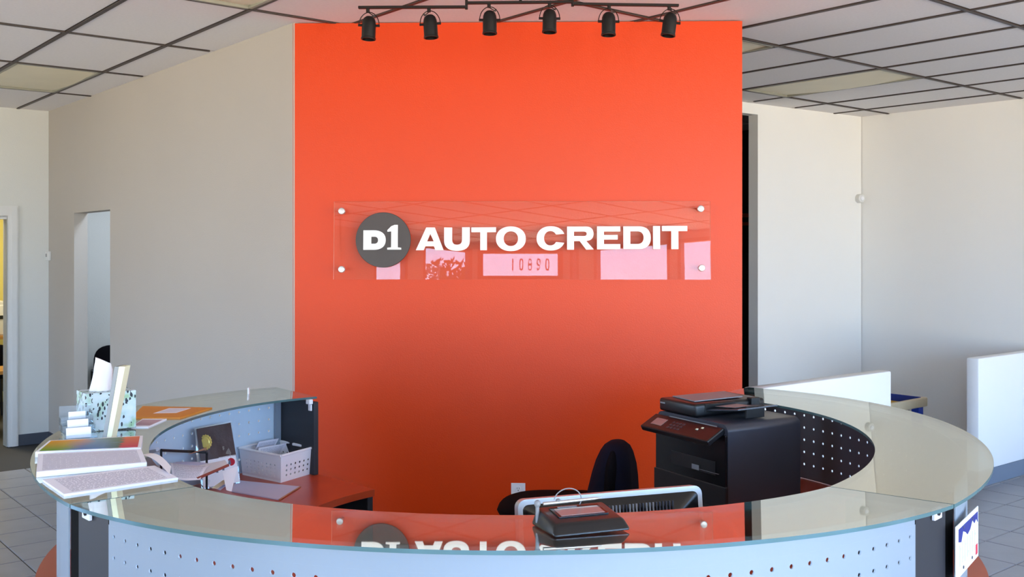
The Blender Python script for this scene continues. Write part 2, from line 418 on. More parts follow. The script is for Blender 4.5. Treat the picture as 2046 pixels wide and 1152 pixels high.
# white casing round that doorway
d1 = thing('door_1', 'white cased doorway opening to the yellow room at the far left', 'doorway', kind='structure')
for nm, s0, s1, z0, z1 in (('casing', .262, .347, 0, 2.175), ('casing', 1.35, 1.445, 0, 2.175), ('casing', .347, 1.35, 2.085, 2.175)):
    c = MB(); wall_box(c, LWe + BL * s0 - V * .016, LWe + BL * s1 - V * .016, V, .016, z0, z1)
    wall_box(c, LWe + BL * (s0 + .012) - V * .022, LWe + BL * (s1 - .03) - V * .022, V, .007, z0, z1 - .012)
    c.build(nm, M['trimwhite'], d1)
for s0, s1, z0, z1 in ((.345, .357, 0, 2.07), (1.31, 1.35, 0, 2.07), (.345, 1.35, 2.055, 2.085)):
    c = MB(); wall_box(c, LWe + BL * s0, LWe + BL * s1, V, .125, z0, z1); c.build('jamb', M['trimwhite'], d1)
# right-hand walls
RC = Vector((3.36, 9.739, 0)); RD = Vector((-.8175, -.5759, 0)); RO = Vector((-.5759, .8175, 0))
w = MB()
wall_box(w, RC, RC + RD * 1.467, RO, .105, 0, CEIL)
wall_box(w, RC + RD * 1.467, RC + RD * 2.75, RO, .105, 2.965, CEIL)
wall_box(w, RC + RD * 2.75, RC + RD * 4.05, RO, .105, 0, CEIL)
structure(w, 'wall_back_right', M['wall_white'], 'pale wall at the right beside the tall dark passage')
w = MB(); wall_box(w, RC + RO * .1, RC + Vector((.6455, -.7638, 0)) * 9.0, Vector((.7638, .6455, 0)), .12, 0, CEIL)
structure(w, 'wall_right', M['wall_white'], 'pale side wall at the far right behind the low white partition')
# orange feature wall
OL, OR = Vector((-1.247, 5.762, 0)), Vector((1.297, 5.702, 0)); OD = (OR - OL).normalized(); OO = Vector((-OD.y, OD.x, 0))
w = MB(); wall_box(w, OL, OR, OO, .115, 0, CEIL - .004)
structure(w, 'wall_center', M['orange'], 'tall bright orange wall standing diagonally behind the reception counter')
# dark passage and rooms beyond
w = MB(); wall_box(w, UV(4.9, 7.25), UV(9.0, 7.25), V, .1, 0, CEIL); wall_box(w, UV(8.82, 5.45), UV(8.82, 7.3), U, .1, 0, CEIL)
wall_box(w, UV(4.9, 5.0), UV(4.9, 7.3), -U, .1, 0, CEIL)
structure(w, 'wall_passage', M['darkwall'], 'charcoal wall inside the dark passage beside the orange wall')
w = MB(); wall_box(w, UV(4.0, 7.0), UV(4.0, 9.95), U, .1, 0, CEIL); wall_box(w, UV(2.8, 6.9), UV(4.1, 6.9), -V, .1, 0, CEIL)
structure(w, 'wall_back_office', M['wall'], 'pale wall of the small office behind the left doorway')
w = MB()
wall_box(w, UV(-1.6, 13.0), UV(5.2, 13.0), V, .1, 0, CEIL); wall_box(w, UV(3.4, 10.07), UV(3.4, 13.1), U, .1, 0, CEIL); wall_box(w, UV(-1.6, 10.07), UV(-1.6, 13.1), -U, .1, 0, CEIL)
structure(w, 'wall_yellow_room', M['yellow'], 'yellow wall of the room behind the white cased doorway')

# baseboards
b = MB(); wall_box(b, LWe + BL * .262 - V * .012, LWe - V * .012, V, .012, 0, .1); structure(b, 'baseboard_back', M['base'], 'dark grey base along the end wall by the white casing', 'baseboard')
b = MB(); wall_box(b, LW0 + LWd * 3.968 - LWo * .012, LWe - LWo * .012, LWo, .012, 0, .1); wall_box(b, LW0, LW0 + LWd * 3.054, -LWo, .012, 0, .1)
structure(b, 'baseboard_left', M['base'], 'dark grey base along the foot of the long greige wall', 'baseboard')
b = MB(); wall_box(b, RC, RC + RD * 1.467, -RO, .012, 0, .1); structure(b, 'baseboard_back_right', M['base_light'], 'blue grey base along the pale wall beside the passage', 'baseboard')
b = MB(); wall_box(b, RC, RC + Vector((.6455, -.7638, 0)) * 9.0, Vector((-.7638, -.6455, 0)), .012, 0, .1); structure(b, 'baseboard_right', M['base_light'], 'blue grey base along the pale side wall', 'baseboard')
b = MB(); wall_box(b, OL, OR, -OO, .012, 0, .1); structure(b, 'baseboard_center', M['base'], 'dark grey base at the foot of the orange wall', 'baseboard')

# low white partitions on the right
def half_wall(p0, p1, out, t, top, label):
    o = thing('half_wall', label, 'partition', kind='structure')
    d = (p1 - p0); L = d.length; a = math.atan2(d.y, d.x)
    T = Matrix.Translation(p0) @ rotz(a)
    m = MB(); m.rbox((L / 2, t / 2, (top + .12) / 2), (L, t, top - .12), .012, T); m.build('panel', M['partition'], o, smooth=40)
    m = MB(); m.box((L / 2, t / 2, .06), (L - .01, t - .01, .12), T); m.build('base', M['base_light'], o)
half_wall(Vector((1.42, 5.86, 0)), Vector((2.53, 6.746, 0)), None, .10, .964, 'low white partition running out from the right end of the orange wall')
half_wall(Vector((3.475, 7.535, 0)), Vector((5.0, 8.76, 0)), None, .096, .964, 'white partition with a square end standing before the far right wall')

# ---------------------------------------------------------------- setting: ceiling
ceiling = MB(); ceiling.prism([UV(-4.4, -4.5)[:2], UV(9.1, -4.5)[:2], UV(9.1, 14)[:2], UV(-4.4, 14)[:2]], CEIL + .02, CEIL + .2)
ceiling = ceiling.build('ceiling', M['ceil']); tag(ceiling, 'suspended ceiling of pale tiles in a dark grid', 'ceiling', kind='structure')
GU, GV, SU, SV = 5.38, 5.09, .60, 1.22
lights = {(2, -1): 'light panel in the ceiling right of the orange wall, yellowed and unlit', (-6, 2): 'unlit light panel in the ceiling at the far left',
          (-6, -1): 'unlit light panel cut by the top edge above the grey left wall', (-1, -1): 'unlit light panel half hidden behind the right top corner of the orange wall'}
ct = MB(); ct.add([(-.283, -.593, 0), (.283, -.593, 0), (.283, .593, 0), (-.283, .593, 0), (-.288, -.598, .012), (.288, -.598, .012), (.288, .598, .012), (-.288, .598, .012)],
                  [(3, 2, 1, 0), (4, 5, 6, 7), (0, 1, 5, 4), (1, 2, 6, 5), (2, 3, 7, 6), (3, 0, 4, 7)])
ct_me = ct.mesh('ceiling_tile', M['ceil'])
fr_me = None
for i in range(-16, 6):
    for j in range(-8, 4):
        u, v = GU + (i + .5) * SU, GV + (j + .5) * SV
        if not (B_U - .2 < u < 8.9 and A_V - .3 < v < 9.95): continue
        p = UV(u, v, CEIL)
        if (i, j) in lights:
            t = thing('ceiling_light', lights[(i, j)], 'ceiling light', p, ang, group='unlit ceiling light panels')
            m = MB()
            for cx_, cy_, dx, dy in ((-.278, 0, .02, 1.2), (.278, 0, .02, 1.2), (0, -.588, .576, .02), (0, .588, .576, .02)): m.box((cx_, cy_, .003), (dx, dy, .022))
            m.build('frame', M['lenstray'], t)
            m = MB(); m.sheet([(-.27, -.58, .012), (-.27, .58, .012), (.27, .58, .012), (.27, -.58, .012)], .004, nu=6, nv=4, lift=lambda a, c: Vector((0, 0, -.02 * math.sin(math.pi * a)))); m.build('diffuser', M['lens'], t, smooth=40)
        else:
            o = link('ceiling_tile', ct_me, ceiling); o.location = p + Vector((0, 0, random.uniform(0, .002))); o.rotation_euler = (0, 0, ang)
def runner(p0, p1, wd_, drop):
    m = MB(); d = p1 - p0; T = Matrix.Translation(p0) @ rotz(math.atan2(d.y, d.x)); L = d.length
    m.box((L / 2, 0, -drop / 2), (L, wd_, drop), T); m.box((L / 2, 0, .01), (L, .004, .02), T)
    m.build('grid_runner', M['tbar'], ceiling)
for i in range(-16, 7):
    u = GU + i * SU
    if B_U < u < 2.66: runner(UV(u, A_V, CEIL), UV(u, 9.93, CEIL), .024, .006)
    elif u < 8.75: runner(UV(u, A_V, CEIL), UV(u, 5.42, CEIL), .024, .006)
for j in range(-8, 5):
    v = GV + j * SV
    if A_V < v < 5.2: runner(UV(B_U, v, CEIL - .001), UV(8.78, v, CEIL - .001), .024, .006)
    elif v < 9.94: runner(UV(B_U, v, CEIL - .001), UV(2.66, v, CEIL - .001), .024, .006)

# ---------------------------------------------------------------- setting: glazed fronts behind the camera
P1, P2 = Vector((-1.08, -5.2, 0)), Vector((.32, -5.23, 0))
wn_ = [0]
def window(p0, p1, z0, z1, out, label, transom=None):
    wn_[0] += 1
    o = thing('window_%d' % wn_[0], label, 'window', kind='structure')
    d = p1 - p0; L = d.length; T = Matrix.Translation(p0) @ rotz(math.atan2(d.y, d.x)); s = -1 if (rotz(math.atan2(d.y, d.x)) @ Vector((0, 1, 0))).dot(out) < 0 else 1
    f = MB(); t = .055
    f.box((t / 2, 0, (z0 + z1) / 2), (t, .11, z1 - z0), T); f.box((L - t / 2, 0, (z0 + z1) / 2), (t, .11, z1 - z0), T)
    f.box((L / 2, 0, z0 + t / 2), (L, .11, t), T); f.box((L / 2, 0, z1 - t / 2), (L, .11, t), T)
    zs = [z0 + t, z1 - t]
    if transom: f.box((L / 2, 0, transom), (L, .10, .05), T); zs = [z0 + t, transom - .025, transom + .025, z1 - t]
    f.build('frame', M['alu'], o)
    for k in range(0, len(zs), 2):
        m = MB(); m.box((L / 2, 0, (zs[k] + zs[k + 1]) / 2), (L - 2 * t, .006, zs[k + 1] - zs[k]), T); m.build('pane', M['pane'], o)
    return o
HZ = 2.95
w = MB()                                          # header and sill walls
wall_box(w, P2, UV(9.0, A_V), -V, .12, HZ, CEIL); wall_box(w, P2, UV(9.0, A_V), -V, .12, 0, .12)
wall_box(w, P1, UV(B_U, 10.1), -U, .12, HZ, CEIL); wall_box(w, P1, UV(B_U, 10.1), -U, .12, 0, .12)
wall_box(w, P1, P2, Vector((0, -1, 0)), .12, HZ, CEIL)
upA = P2.dot(U); vpB = P1.dot(V)
segA = [(upA + a, upA + b_) for a, b_ in ((.14, .33), (.63, 2.07), (2.2, 3.65), (3.8, 5.25), (5.4, 6.85), (7.0, 8.45), (8.6, 10.05))]
segB = [(vpB + a, vpB + b_) for a, b_ in ((.12, 1.21), (1.53, 2.2), (4.2, 5.7), (9.6, 11.1))]
def piers(segs, lo, hi, pt, out):
    e_ = lo
    for a, b_ in segs + [(hi, hi)]:
        if a - e_ > .01: wall_box(w, pt(e_), pt(a), out, .12, .12, HZ)
        e_ = b_
piers(segA, upA, 9.0, lambda q: UV(q, A_V), -V); piers(segB, vpB, 10.1, lambda q: UV(B_U, q), -U)
structure(w, 'wall_front', M['wall'], 'window wall behind the viewer, seen only as a reflection in the sign')
for a, b_ in segA: window(UV(a, A_V - .06), UV(b_, A_V - .06), .12, HZ, -V, 'dark framed shop window in the front wall right of the entrance')
for a, b_ in segB: window(UV(B_U - .06, a), UV(B_U - .06, b_), .12, HZ, -U, 'dark framed shop window in the front wall left of the entrance')
do = thing('door_2', 'glazed entrance door with red house number on its glass', 'door', kind='structure')
Ld = (P2 - P1).length; Td = Matrix.Translation(P1 + Vector((0, -.06, 0))) @ rotz(math.atan2((P2 - P1).y, (P2 - P1).x))
f = MB()
for x0 in (.04, Ld - .04): f.box((x0, 0, HZ / 2), (.09, .11, HZ), Td)
f.box((Ld / 2, 0, HZ - .03), (Ld, .11, .06), Td); f.box((Ld / 2, 0, 2.49), (Ld, .11, .06), Td); f.build('frame', M['alu'], do)
f = MB()
for x0 in (.13, Ld - .13): f.box((x0, 0, 1.22), (.09, .05, 2.42), Td)
f.box((Ld / 2, 0, .12), (Ld - .2, .05, .22), Td); f.box((Ld / 2, 0, 2.39), (Ld - .2, .05, .09), Td); f.build('door_leaf', M['alu'], do)
f = MB(); f.box((Ld / 2, 0, 1.29), (Ld - .35, .006, 2.12), Td); f.build('pane', M['pane'], do)
f = MB(); f.box((Ld / 2, 0, 2.705), (Ld - .17, .006, .37), Td); f.build('pane', M['pane'], do)
f = MB(); f.tube([Td @ Vector((.22, .03, 1.0)), Td @ Vector((.22, .08, 1.0)), Td @ Vector((.22, .08, 1.3)), Td @ Vector((.22, .03, 1.3))], .012); f.build('handle', M['steel'], do)

# ---------------------------------------------------------------- flat letter shapes
def curve2d(name, loops, depth, bevel=0.0):
    cu = bpy.data.curves.new(name, 'CURVE'); cu.dimensions = '2D'; cu.fill_mode = 'BOTH'; cu.extrude = depth / 2
    for lp in loops:
        sp = cu.splines.new('POLY'); sp.points.add(len(lp) - 1); sp.use_cyclic_u = True
        for q, p in zip(sp.points, lp): q.co = (p[0], p[1], 0, 1)
    tmp = bpy.data.objects.new(name, cu); C.objects.link(tmp)
    dg = bpy.context.evaluated_depsgraph_get()
    me = bpy.data.meshes.new_from_object(tmp.evaluated_get(dg)); me.name = name
    bpy.data.objects.remove(tmp); bpy.data.curves.remove(cu)
    return me
def bez(p0, p1, p2, p3, n=10):
    return [tuple(p0[k] * (1 - t) ** 3 + 3 * p1[k] * t * (1 - t) ** 2 + 3 * p2[k] * t * t * (1 - t) + p3[k] * t ** 3 for k in (0, 1)) for t in [i / n for i in range(n + 1)]]
def ell(cx, cy, rx, ry, a0=0, a1=360, n=40, k=2.0):
    pts = []
    for i in range(n + (0 if abs(a1 - a0) == 360 else 1)):
        a = R(a0 + (a1 - a0) * i / n); c, s = math.cos(a), math.sin(a)
        pts.append((cx + rx * math.copysign(abs(c) ** (2 / k), c), cy + ry * math.copysign(abs(s) ** (2 / k), s)))
    return pts
def bulge(x, y0, y1, xr, k=.62):       # right-hand bowl from (x,y0) to (x,y1) reaching xr
    ym = (y0 + y1) / 2; d = xr - x
    return bez((x, y0), (x + d * k, y0), (xr, y0 + (ym - y0) * (1 - k) * .9), (xr, ym)) + bez((xr, ym), (xr, y1 - (y1 - ym) * (1 - k) * .9), (x + d * k, y1), (x, y1))[1:]
def crop(ox, oy, sc, loops): return [[(ox + p[0] / sc, oy + p[1] / sc) for p in lp] for lp in loops]
L5 = lambda loops: crop(640, 380, 4.871, loops)
L6 = lambda loops: crop(1020, 380, 4.871, loops)
Cc = (392, 468)
glyph = [
 ('D', L5([[(418, 390)] + bulge(520, 390, 580, 636) + [(418, 580)], [(495, 452)] + bulge(525, 452, 521, 562) + [(495, 521)]])),
 ('1', L5([[(652, 578), (652, 560), (690, 556), (690, 400), (652, 404), (652, 388), (690, 350), (722, 337), (754, 337), (754, 556), (788, 560), (788, 578)]])),
 ('A', L5([[(930, 583), (1030, 362), (1114, 362), (1200, 583), (1122, 583), (1106, 545), (1022, 545), (1006, 583)], [(1070, 424), (1038, 497), (1104, 497)]])),
 ('U', L5([[(1205, 362), (1205, 490)] + bez((1205, 490), (1205, 555), (1250, 590), (1330, 590)) + bez((1330, 590), (1410, 590), (1455, 555), (1455, 490)) + [(1455, 360), (1380, 360), (1380, 480)] +
          bez((1380, 480), (1380, 515), (1362, 530), (1331, 530)) + bez((1331, 530), (1300, 530), (1283, 515), (1283, 480)) + [(1283, 362)]])),
 ('T', L5([[(1470, 362), (1710, 360), (1710, 408), (1622, 408), (1622, 583), (1557, 583), (1557, 408), (1470, 408)]])),
 ('O', L5([ell(1855, 472, 145, 120, k=2.15), ell(1855, 471, 70, 72, k=2.1)])),
 ('C', L6([ell(392, 468, 138, 118, -20, -340, 40, 2.15)[::1] + ell(388, 467, 62, 70, -330, -30, 30, 2.1)])),
 ('R', L6([[(550, 578), (550, 354)] + bulge(735, 354, 492, 806) + [(808, 576), (735, 578), (672, 495), (617, 495), (617, 578)], [(617, 402)] + bulge(712, 402, 446, 740) + [(617, 446)]])),
 ('E', L6([[(840, 352), (1065, 352), (1065, 402), (907, 402), (907, 435), (1040, 435), (1040, 480), (907, 480), (907, 524), (1065, 524), (1065, 573), (840, 575)]])),
 ('D', L6([[(1095, 352)] + bulge(1245, 352, 573, 1360) + [(1095, 573)], [(1162, 400)] + bulge(1230, 400, 523, 1291) + [(1162, 523)]])),
 ('I', L6([[(1382, 349), (1450, 349), (1450, 573), (1382, 573)]])),
 ('T', L6([[(1468, 348), (1713, 348), (1713, 398), (1626, 398), (1626, 573), (1558, 573), (1558, 398), (1468, 398)]])),
]
# ---------------------------------------------------------------- the sign
SY = 5.665; SC = F / SY; SCX, SCY = 1041.5, 480.0
sign = thing('wall_sign', 'clear acrylic sign with white lettering and a dark round badge on the orange wall', 'sign', ((SCX - CX) / SC, SY, H - (SCY - YH) / SC), math.atan2(OD.y, OD.x), rx=R(-3.0))
def sl(px, py): return ((px - SCX) / SC, -(py - SCY) / SC)
sw, sh, st_ = 753 / SC, 156 / SC, .012
p = MB()
xs, zs = sw / 2, sh / 2
p.add([(-xs, 0, -zs), (xs, 0, -zs), (xs, 0, zs), (-xs, 0, zs), (-xs, st_, -zs), (xs, st_, -zs), (xs, st_, zs), (-xs, st_, zs)], [(0, 1, 2, 3), (7, 6, 5, 4)], 0)
q0 = len(p.v) - 8
for f in ((0, 4, 5, 1), (1, 5, 6, 2), (2, 6, 7, 3), (3, 7, 4, 0)): p.f.append([q0 + i for i in f]); p.mi.append(1)
p.build('panel', [M['acrylic'], M['acrylic_edge']], sign)
for px, py in ((681, 421), (682, 538), (1399, 417), (1400, 535)):
    x, z = sl(px, py); m = MB(); T = Matrix.Translation((x, 0, z)) @ Matrix.Rotation(R(90), 4, 'X')
    m.lathe([(.010, -.062), (.010, .001), (.019, .001), (.019, .010), (.016, .013), (.006, .014)], 20, T); m.build('standoff', M['steel'], sign, smooth=35)
RX = Matrix.Rotation(R(90), 4, 'X')
x, z = sl(765, 479); m = MB(); m.lathe([(.155, -.001), (.155, .006), (.153, .008)], 64, Matrix.Translation((x, 0, z)) @ RX); badge = m.build('badge', M['disc'], sign, smooth=30)
for nm, loops in glyph:
    first = loops[0][0][0] < 815
    me = curve2d('letter', [[sl(*q) for q in lp] for lp in loops], .010); me.materials.append(M['letter'])
    o = link('numeral' if nm == '1' else 'letter', me, badge if first else sign); o.rotation_euler = (R(90), 0, 0); o.location = (0, -.0135 if first else -.006, 0)

# house number on the entrance glass: readable from the street
DG = {'1': [[(.4, 0), (.65, 0), (.65, 1), (.4, 1)]], '0': [ell(.5, .5, .42, .5, k=3, n=28), ell(.5, .5, .22, .36, k=3, n=28)],
      '8': [ell(.5, .5, .42, .5, k=3, n=28), ell(.5, .73, .26, .16, k=2.6, n=20), ell(.5, .27, .26, .16, k=2.6, n=20)],
      '9': [ell(.5, .69, .42, .31, k=2.6, n=24) , ell(.5, .69, .26, .18, k=2.4, n=20)], }
xo = .535
for ch in '10890':
    loops = [[(q[0] * .075, q[1] * .20) for q in lp] for lp in DG[ch]]
    if ch == '9':
        loops.append([(.92 * .065, .13), (.92 * .065, .04), (.5 * .065, 0), (.1 * .065, .02), (.1 * .065, .045), (.5 * .065, .03), (.75 * .065, .05), (.75 * .065, .10)])
    me = curve2d('numeral', loops, .003); me.materials.append(M['redink'])
    o = link('numeral', me, do); o.matrix_world = Td @ Matrix.Translation((xo, -.006, 2.61)) @ RX; xo += .143

# ---------------------------------------------------------------- track light
TY = 4.7
tl = thing('track_light', 'dark zigzag ceiling track carrying six bullet spotlights in front of the orange wall', 'track light', (0, TY, CEIL))
def tp(px, py): q = W(px, py, TY); return Vector((q.x, 0, q.z - CEIL))
for (a, b_) in (((716, 15), (934, 14)), ((932, 6), (1146, 4)), ((1143, 8), (1356, 11))):
    p0, p1 = tp(*a), tp(*b_); m = MB(); d = p1 - p0
    T = Matrix.Translation(p0) @ Matrix.Rotation(-math.atan2(d.z, d.x), 4, 'Y')
    m.rbox((d.length / 2, 0, 0), (d.length, .02, .012), .002, T); m.build('track_bar', M['bar'], tl)
for px, ya, yb in ((932, -2, 19), (1144, -3, 13)):
    m = MB(); m.tube([tp(px, ya), tp(px, yb)], .0065, 10); m.build('hinge_pin', M['bar'], tl)
m = MB(); q = tp(1040, 5); m.lathe([(.065, 0), (.065, -.018), (.05, -.026), (.012, -.028)], 28, Matrix.Translation((q.x, 0, 0)), 0); m.tube([(q.x, 0, -.026), (q.x, 0, q.z)], .007, 10); m.build('canopy', M['bar'], tl, smooth=35)
heads = [(737, 56, 735, 14, 2, 0), (860, 53, 857, 14, -4, 0), (978.5, 45, 977, 5, 0, 0), (1098, 42, 1098, 5, 1, 0), (1216, 48, 1217, 9, 1, 0), (1337.5, 49, 1337, 10, 8, 0)]
for hx, hy, bx, by, tilt, _ in heads:
    q, s0 = tp(hx, hy), tp(bx, by)
    T = Matrix.Translation(q) @ Matrix.Rotation(R(tilt), 4, 'Y') @ Matrix.Rotation(R(-3), 4, 'X')
    hd = MB()
    hd.lathe([(.004, .056), (.016, .053), (.026, .044), (.031, .03), (.0325, .012), (.0325, -.045), (.0345, -.047), (.0345, -.054), (.029, -.055), (.029, -.03)], 24, T)
    hd = hd.build('spot_head', M['blackmetal'], tl, smooth=40)
    m = MB(); m.lathe([(.0285, -.034), (.0285, -.04), (.02, -.043)], 20, T); m.build('lamp', M['blackgloss'], hd, smooth=40)
    y = MB()
    yk = [T @ Vector((.047 * math.cos(a), 0, .012 + .062 * math.sin(a))) for a in [math.pi * i / 14 for i in range(15)]]
    y.tube(yk, .0022, 6); y.tube([T @ Vector((-.05, 0, .012)), T @ Vector((-.03, 0, .012))], .006, 8); y.tube([T @ Vector((.05, 0, .012)), T @ Vector((.03, 0, .012))], .006, 8)
    y.tube([s0, Vector((s0.x, 0, s0.z - .024))], .0085, 10); y.tube([Vector((s0.x, 0, s0.z - .022)), T @ Vector((0, 0, .074))], .005, 8)
    y.build('yoke', M['bar'], hd)
    y = MB(); sgn = 1 if tilt >= 0 else -1
    y.tube([Vector((s0.x, 0, s0.z - .022)), T @ Vector((.01 * sgn, .01, .066)), T @ Vector((.028 * sgn, .012, .056)), T @ Vector((.03 * sgn, .012, .066)), T @ Vector((.012 * sgn, .01, .05))], .0025, 6); y.build('lead', M['blackmetal'], hd)

# ---------------------------------------------------------------- reception counter
CC = (0.0, 3.85); ZT = H - .656; ZD = H - 1.04
DIP = .042                               # each glass section leans a little inwards
def glass_z(x, y):
    dx, dy = x - CC[0], y - CC[1]
    return ZT + DIP * (max(-dy, abs(dx)) - 1.40)
def GG(px, py):
    z = ZT
    for _ in range(6): q = G(px, py, z); z = glass_z(q.x, q.y)
    return Vector((q.x, q.y, z))
counter = thing('reception_counter', 'round reception counter with a green glass top, silver perforated panels and cherry desk', 'counter', (0, 0, 0))
def cp(r, deg, z=0.0): return Vector((CC[0] + r * math.cos(R(deg)), CC[1] + r * math.sin(R(deg)), z))
secs = [(45, -44.9, 'right'), (-45.1, -134.9, 'front'), (-135.1, -225, 'left')]
for a0, a1, sd in secs:
    m = MB(); m.arc(CC[0], CC[1], 1.300, 1.655, a0, a1, -.010, 0, 64, 0, 1)
    for v in m.v: v.z += glass_z(v.x, v.y)
    m.build('glass_top', [M['glass'], M['glass_edge']], counter, smooth=30)
    m = MB(); m.arc(CC[0], CC[1], .855, 1.645, a0, a1, ZD - .03, ZD, 64); m.build('worksurface', M['cherry'], counter, smooth=30)
    m = MB(); m.arc(CC[0], CC[1], 1.47, 1.49, a0 - 4, a1 + 4, .06, ZD - .03, 40); m.build('modesty_panel', M['silver'], counter, smooth=30)
    m = MB(); m.arc(CC[0], CC[1], 1.46, 1.50, a0 - 4, a1 + 4, 0, .06, 40); m.build('plinth', M['postblack'], counter, smooth=30)
# perforated panels: real holes
def perforated(a0, a1, ncol, rows, r_out, r_in, z0, z1, hole_r, pitch, first=None):
    """sheet bent to the counter's curve; every hole is cut right through"""
    m = MB(); mid = (a0 + a1) / 2
    first = mid - (ncol - 1) / 2 * pitch if first is None else first
    cols = [first + pitch * i for i in range(ncol)]
    he = pitch / 2; hz = .028
    def P(r, a, z): return cp(r, a, z)
    def quad(aa, ab, za, zb, n=1):
        for k in range(n):
            b0, b1 = aa + (ab - aa) * k / n, aa + (ab - aa) * (k + 1) / n
            m.add([P(r_out, b0, za), P(r_out, b1, za), P(r_out, b1, zb), P(r_out, b0, zb)], [(0, 1, 2, 3)], 0)
            m.add([P(r_in, b0, za), P(r_in, b1, za), P(r_in, b1, zb), P(r_in, b0, zb)], [(3, 2, 1, 0)], 1)
    zlo, zhi = rows[-1] - hz, rows[0] + hz
    quad(a0, a1, z0, zlo, 48); quad(a0, a1, zhi, z1, 48)
    quad(a0, cols[0] - he, zlo, zhi, 2); quad(cols[-1] + he, a1, zlo, zhi, 2)
    ha = math.degrees(hole_r / r_out)
    sq = [(-1, -1), (0, -1), (1, -1), (1, 0), (1, 1), (0, 1), (-1, 1), (-1, 0)]
    for z in rows:
        for a in cols:
            for r, mi in ((r_out, 0), (r_in, 1)):
                vs = [P(r, a + sx_ * he, z + sy_ * hz) for sx_, sy_ in sq]
                for sx_, sy_ in sq:
                    n_ = math.hypot(sx_, sy_); vs.append(P(r, a + sx_ / n_ * ha, z + sy_ / n_ * hole_r))
                m.add(vs, [(k, (k + 1) % 8, 8 + (k + 1) % 8, 8 + k) for k in range(8)], mi)
            ring = []
            for r in (r_out, r_in):
                for sx_, sy_ in sq:
                    n_ = math.hypot(sx_, sy_); ring.append(P(r, a + sx_ / n_ * ha, z + sy_ / n_ * hole_r))
            m.add(ring, [(k, (k + 1) % 8, 8 + (k + 1) % 8, 8 + k) for k in range(8)], 1)
    m.add([P(r_out, a0, z0), P(r_in, a0, z0), P(r_in, a0, z1), P(r_out, a0, z1)], [(0, 1, 2, 3)], 0)
    m.add([P(r_out, a1, z0), P(r_in, a1, z0), P(r_in, a1, z1), P(r_out, a1, z1)], [(0, 1, 2, 3)], 0)
    for z in (z0, z1):
        for k in range(48):
            b0, b1 = a0 + (a1 - a0) * k / 48, a0 + (a1 - a0) * (k + 1) / 48
            m.add([P(r_out, b0, z), P(r_out, b1, z), P(r_in, b1, z), P(r_in, b0, z)], [(0, 1, 2, 3)], 0)
    return m
def weld(o):
    bm = bmesh.new(); bm.from_mesh(o.data); bmesh.ops.remove_doubles(bm, verts=bm.verts[:], dist=.0002); bmesh.ops.recalc_face_normals(bm, faces=bm.faces[:]); bm.to_mesh(o.data); bm.free()
rows = [H - .749 - .056 * k for k in range(5)]
for (mid, first, hw, nc, sd) in ((4.15, 41.7 - 32 * 2.085, 39.9, 33, 'right'), (-90, None, 42.6, 41, 'front'), (175.85, 138.3, 39.9, 33, 'left')):
    inner = M['silver_dark'] if sd == 'right' else M['silver_lit']
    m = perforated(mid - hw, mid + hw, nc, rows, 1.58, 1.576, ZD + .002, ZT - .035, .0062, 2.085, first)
    for v in m.v:
        if abs(v.z - (ZT - .035)) < 1e-5: v.z = glass_z(v.x, v.y) - .0108
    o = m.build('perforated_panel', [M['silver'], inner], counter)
    for pl in o.data.polygons: pl.use_smooth = False
# posts at the joints and fins at the two ends
for a in (-42.8, -137.2):
    T = Matrix.Translation((CC[0], CC[1], 0)) @ rotz(R(a)); zp = ZT - .036; s = 1 if a < -90 else -1
    p = MB(); p.rbox((1.4725, 0, (ZD + zp) / 2), (.195, .226, zp - ZD), .004, T); pst = p.build('post', M['post'], counter)
    g = MB(); g.box((1.562, s * .1195, (ZD + zp) / 2), (.020, .012, zp - ZD), T); g.build('gap_strip', M['postblack'], pst)  # black strip put in for the dark gap between post and panel
    g = MB(); g.box((1.556, -s * .150, (ZD + zp) / 2), (.016, .074, zp - ZD), T); g.build('gap_strip', M['postblack'], pst)  # wider black strip, the dark gap on the side panel's edge
    b_ = MB(); b_.rbox((1.577, -s * .026, zp - .026), (.010, .052, .034), .002, T); b_.build('glass_bracket', M['white'], pst)
    b_ = MB(); b_.lathe([(.008, 0), (.008, .004), (.004, .006)], 14, T @ Matrix.Translation((1.582, -s * .022, zp - .024)) @ Matrix.Rotation(R(90), 4, 'Y')); b_.build('screw', M['black'], pst)
for a in (44.2, 135.8):
    T = Matrix.Translation((CC[0], CC[1], 0)) @ rotz(R(a))
    p = MB(); p.rbox((1.422, 0, (ZD + ZT - .042) / 2), (.285, .026, ZT - .042 - ZD), .003, T); pst = p.build('end_panel', M['post'], counter)
    s = 1 if a > 90 else -1
    b_ = MB(); b_.rbox((1.30, s * .024, ZT - .040), (.03, .02, .022), .002, T); b_.rbox((1.30, s * .020, ZT - .068), (.022, .008, .03), .002, T); b_.build('glass_bracket', M['white'], pst)
    b_ = MB(); b_.rbox((1.52, s * .030, ZT - .05), (.04, .03, .012), .002, T); b_.build('glass_bracket', M['white'], pst)
    b_ = MB(); b_.box((1.562, s * .028, (ZD + ZT - .03) / 2), (.016, .028, ZT - .03 - ZD), T); b_.build('edge_strip', M['silver'], pst)
    p = MB(); p.rbox((1.17, 0, (ZD - .03) / 2), (.60, .03, ZD - .03), .003, T); p.build('leg_panel', M['post'], counter)
for a in (-45, -135):
    T = Matrix.Translation((CC[0], CC[1], 0)) @ rotz(R(a))
    p = MB(); p.rbox((1.20, 0, (ZD - .03) / 2), (.5, .03, ZD - .03), .003, T); p.build('leg_panel', M['post'], counter)
m = MB(); q = GG(490, 790); m.rbox((q.x, q.y + .06, q.z + .014), (.006, .02, .03), .001); m.build('glass_clip', M['white'], counter)

# ---------------------------------------------------------------- on the glass
def flat(px4, z, dz=0.0): return [(GG(x, y) if z == ZT else G(x, y, z)) + Vector((0, 0, dz)) for x, y in px4]
